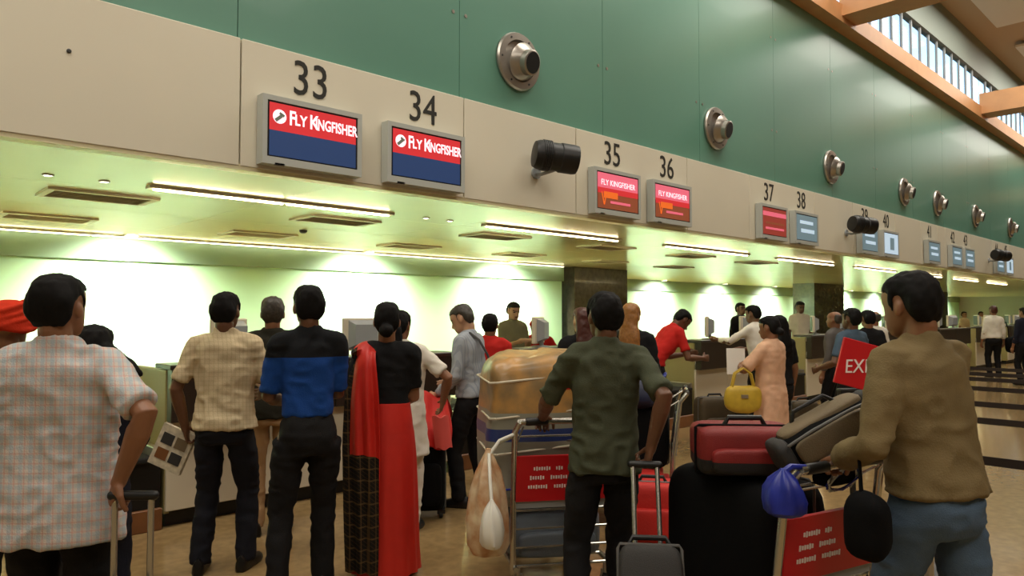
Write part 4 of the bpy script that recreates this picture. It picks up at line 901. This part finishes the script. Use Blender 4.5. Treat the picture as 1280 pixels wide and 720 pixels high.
for k in range(5):
    a0 = k * 1.3; G().tube([(.10 * math.cos(a0 + j * .8), -.045 - .012 * math.sin(j + k), .045 + .045 * math.sin(a0 + j * .9)) for j in range(8)], .004, 5).build('cord', (M_blue, M_white, M_zip)[k % 3], t)
t = thing('shoulder_bag', 'round black shoulder bag hanging at the khaki man\'s hip', 'bag', at(1080, 2.52) + (.72,), (YAW + 40) * D2R)
g = G(); soft(g, (0, 0, .12), (.13, .17, .24), 2.8, .012, seed=41); g.build('bag_body', M_bagblack, t, smooth=True)
G().limb([(0, .02, .22), (.04, .045, .36), (.07, .05, .45)], [.012, .010, .010], 8, flat=.5).build('strap', M_bagblack, t, smooth=True)

# third trolley in the middle distance
T3 = trolley('luggage trolley with a grey board and a red holdall seen edge on', 848, 5.5, 78, red=False)
r3 = T3.rotation_euler[2]
suitcase('holdall', 'bright red flat holdall on the trolley base', on(T3, 0, .45, .20), r3, (.50, .66, .22), M_bright, wheels=False, flat=True)
suitcase('suitcase', 'black suitcase stacked on the red holdall', on(T3, .0, .30, .425), r3 + 90 * D2R, (.44, .30, .46), M_bagblack, wheels=False, flat=True)
t = thing('duffel_bag', 'dark blue duffel bag on top of the stacked black suitcase', 'bag', on(T3, 0, .26, .880), r3)
g = G(); soft(g, (0, 0, .10), (.44, .36, .22), 2.8, .03, seed=51); g.build('bag_body', mat('navy_blue_nylon', (28, 34, 62), .6, var=.3, vscale=10), t, smooth=True)
G().limb([(-.12, -.10, .17), (-.06, -.16, .24), (.06, -.16, .24), (.12, -.10, .17)], .012, 8).build('bag_handle', M_blue, t, smooth=True)
s_, p_ = at(814, 4.93); suitcase('holdall', 'red soft case on the floor behind the green shirted man', (s_, p_, 0), (YAW - 10) * D2R, (.42, .28, .40), M_bright)
s_, p_ = at(891, 8.3); suitcase('suitcase', 'brown upright suitcase on the floor by the dark banded desk', (s_, p_, 0), (YAW + 10) * D2R, (.42, .26, .58), M_bagbrown)
s_, p_ = at(1000, 8.6); suitcase('suitcase', 'brown suitcase standing beside the woman with yellow handbag', (s_, p_, 0), (YAW + 20) * D2R, (.36, .24, .50), M_bagbrown)
# black suitcase with red jacket
s_, p_ = at(537, 5.75); suitcase('suitcase', 'black upright suitcase beside the saree woman with a red jacket on top', (s_, p_, 0), (YAW + 5) * D2R, (.26, .36, .62), M_bagblack, pull=.22, rod=.07)
t = thing('jacket', 'bright red jacket draped over the black suitcase handle', 'jacket', (s_, p_, 0), (YAW + 5) * D2R)
KJ = [(0, (-.235, .56)), (.2, (-.205, .71)), (.45, (.10, .905)), (.52, (.14, .928)), (.6, (.19, .905)), (.8, (.235, .80)), (1, (.25, .70))]
def jack(u, v):
    q = sum(smooth_path(KJ, min(max(v + e, 0), 1)) for e in (-.06, -.03, 0, .03, .06)) / 5; a = u - .5
    return np.array((.035 + a * (.24 + .04 * math.sin(v * 9)), q[0] + .022 * math.sin(u * 15 + v * 4) * (abs(v - .5) * 2 + .2), q[1] + .02 * math.sin(u * 6 + 1) - .05 * a * (1 - v)))
sheet(jack, 26, 26, .022, lambda u, v: 0).build('folded_body', M_bright, t, smooth=True)
def slv(u, v):
    a = (u - .5) * .11; return np.array((.09 + a + .03 * v, -.235 - .035 * math.cos((u - .5) * 2.6) - .01 * v, .80 - v * .24 + .01 * math.sin(u * 9)))
sheet(slv, 12, 12, .03, lambda u, v: 0).build('sleeve', mat('pink_lining', (214, 84, 76), .7), t, smooth=True)
# suitcase of the plaid man
s_, p_ = at(156, 2.44); suitcase('suitcase', 'black wheeled suitcase with raised steel handle held by the plaid shirted man', (s_, p_, 0), (YAW + 2) * D2R, (.36, .22, .56), M_bagblack, pull=.34, rod=.062)
# newspaper, papers, bags in hands
def inhand(P, sg):  # wrist -> world position of the palm
    root, arms, k = P[0], P[1], P[2]; el, wr = arms[sg][1], arms[sg][2]; d = unit(wr - el)
    q = Matrix.Rotation(root.rotation_euler[2], 3, 'Z') @ Vector((wr + d * .085) * k); return (root.location[0] + q[0], root.location[1] + q[1], q[2])
h = inhand(Bm, -1)
t = thing('newspaper', 'folded newspaper in the hand of the man in cream checked shirt', 'newspaper', (h[0], h[1], h[2]), (YAW) * D2R); t.rotation_euler = (.05, .42, YAW * D2R)
for k in range(4): G().box((-.065 + .004 * k, .006 * k - .01, -.10), (.215 - .004 * k, .004, .27)).build('page', M_news, t)
for k in range(4): G().box((-.065 + (k % 2 - .5) * .09, -.014, -.05 - (k // 2) * .10), (.075, .002, .07)).build('picture', (M_dgrey, M_beige, M_wood, M_dgrey)[k], t)
h = inhand((E, Ea, Ek), -1)
t = thing('carrier_bag', 'white plastic carrier bag beside the saree woman\'s hand', 'bag', (h[0] - .05 * FY, h[1] + .05 * FX, h[2] - .36), YAW * D2R)
sack(t, 'sack', M_white, .11, .20, .36, 7); G().limb([(0, 0, .34), (.045, .0, .385)], .010, 8).build('bag_handle', M_white, t, smooth=True)
hl, hr_ = inhand(Pw, -1), inhand(Pw, 1)
t = thing('paper_sheet', 'white paper held by the woman in peach', 'paper', hl, (YAW - 12) * D2R); t.rotation_euler[0] = -.2
G().box((-.03, .0, .04), (.17, .003, .25)).build('sheet', M_paper, t); G().box((-.03, .004, .05), (.15, .003, .20)).build('second_sheet', M_cream, t)
_r, _a, _k = Pw[0], Pw[1], Pw[2]; _f = (_a[-1][1] * .92 + _a[-1][2] * .08) * _k
t = thing('handbag', 'yellow handbag hanging from the forearm of the woman in peach', 'handbag', on(_r, _f[0] - .05, _f[1] - .02, _f[2] - .385), (YAW - 4) * D2R)
g = G(); soft(g, (0, 0, .13), (.32, .13, .25), 3.4, .01, seed=81); g.build('bag_body', M_yellow, t, smooth=True)
for q in (-.03, .03): G().limb([(-.10, q, .23), (-.07, q, .36), (0, q, .41), (.07, q, .36), (.10, q, .23)], .009, 8).build('bag_handle', M_yellow, t, smooth=True)
G().box((0, -.068, .16), (.06, .012, .03)).build('clasp', M_steel, t)
t = thing('shoulder_bag', 'black shoulder bag behind the hip of the man in grey stripes', 'bag', on(Gm[0], .02, -.222, .72), Gm[0].rotation_euler[2])
g = G(); soft(g, (0, 0, .18), (.30, .12, .36), 4, .012, seed=91); g.build('bag_body', M_bagblack, t, smooth=True)
G().limb([(.02, .04, .34), (-.02, .075, .52), (-.07, .13, .645), (-.09, .20, .70)], .016, 8, flat=.4).build('strap', M_bagdg, t, smooth=True)
t = thing('shoulder_bag', 'black bag carried by the far traveller in white shirt', 'bag', at(1265, 17.9) + (.62,), YAW * D2R)
g = G(); soft(g, (0, 0, .2), (.36, .2, .4), 3.4, .02, seed=95); g.build('bag_body', M_bagblack, t, smooth=True); G().limb([(-.1, 0, .38), (-.12, 0, .6), (-.165, 0, .75)], .012, 6).build('strap', M_bagblack, t)
# red sign
t = thing('sign_board', 'tilted red sign board with white serif lettering EXIT on a black stand', 'sign', at(1074, 5.6) + (0,), (YAW + 4) * D2R)
Rt = Matrix.Rotation(.26, 3, 'Y')
bd = G().box((0, 0, 1.18), (.36, .025, .36), rot=Rt).build('board', M_red, t, bevel=.004, seg=1)
text('lettering', 'EXIT', .15, M_lettering, bd, (-.005, -.016, 1.17), rot=(90 * D2R, .0, 0), ext=.002, shear=.12, sx=.86)
G().box((-.06, .03, .93), (.20, .08, .14)).build('bracket', M_black, t, bevel=.01); G().cyl((-.06, .03, .02), (-.06, .03, .90), .022).build('post', M_black, t, smooth=True); G().lathe([(0, .19), (.015, .19), (.03, .05)], (-.06, .03, 0), (0, 0, 1)).build('base', M_black, t, smooth=True)
# queue belts
def barrier(s, p0, p1, w_):
    t = thing('queue_barrier', w_, 'barrier', (s, p0, 0), 0, 'queue barriers')
    G().lathe([(0, .17), (.02, .17), (.045, .06), (.05, .03)], (0, 0, 0), (0, 0, 1), n=24).build('base', M_dgrey, t, smooth=True)
    G().cyl((0, 0, .045), (0, 0, .93), .03).build('post', M_steel, t, smooth=True)
    G().lathe([(0, .036), (.10, .036), (.115, .02)], (0, 0, .90), (0, 0, 1)).build('head', M_black, t, smooth=True)
    L = p1 - p0; L -= math.copysign(.031, L); G().box((0, L / 2, .95), (.004, abs(L), .038)).build('belt', mat('dark_belt', (38, 28, 22), .6), t)
BS = (3.62, 4.95, 5.85, 7.05, 8.05, 8.75, 9.6)
wl = ('next to the khaki jacketed man', 'second from the khaki jacketed man', 'third from the khaki jacketed man', 'fourth from the khaki jacketed man', 'fifth from the khaki jacketed man', 'sixth from the khaki jacketed man', 'nearest the desks')
for s, w_ in zip(BS, wl):
    barrier(s, .30 * s, -.45, 'dark queue belt on a steel post, ' + w_)
    barrier(s, -.45, -1.9, 'dark queue belt post away from the desks, ' + w_)
    t = thing('queue_post', 'steel end post closing the belt row, ' + w_, 'post', (s, -1.9, 0), 0, 'queue end posts')
    G().lathe([(0, .17), (.02, .17), (.045, .06), (.05, .03)], (0, 0, 0), (0, 0, 1), n=24).build('base', M_dgrey, t, smooth=True)
    G().cyl((0, 0, .045), (0, 0, .93), .03).build('post', M_steel, t, smooth=True)
    G().lathe([(0, .036), (.10, .036), (.115, .02)], (0, 0, .90), (0, 0, 1)).build('head', M_black, t, smooth=True)

flush_people()

flush_text()
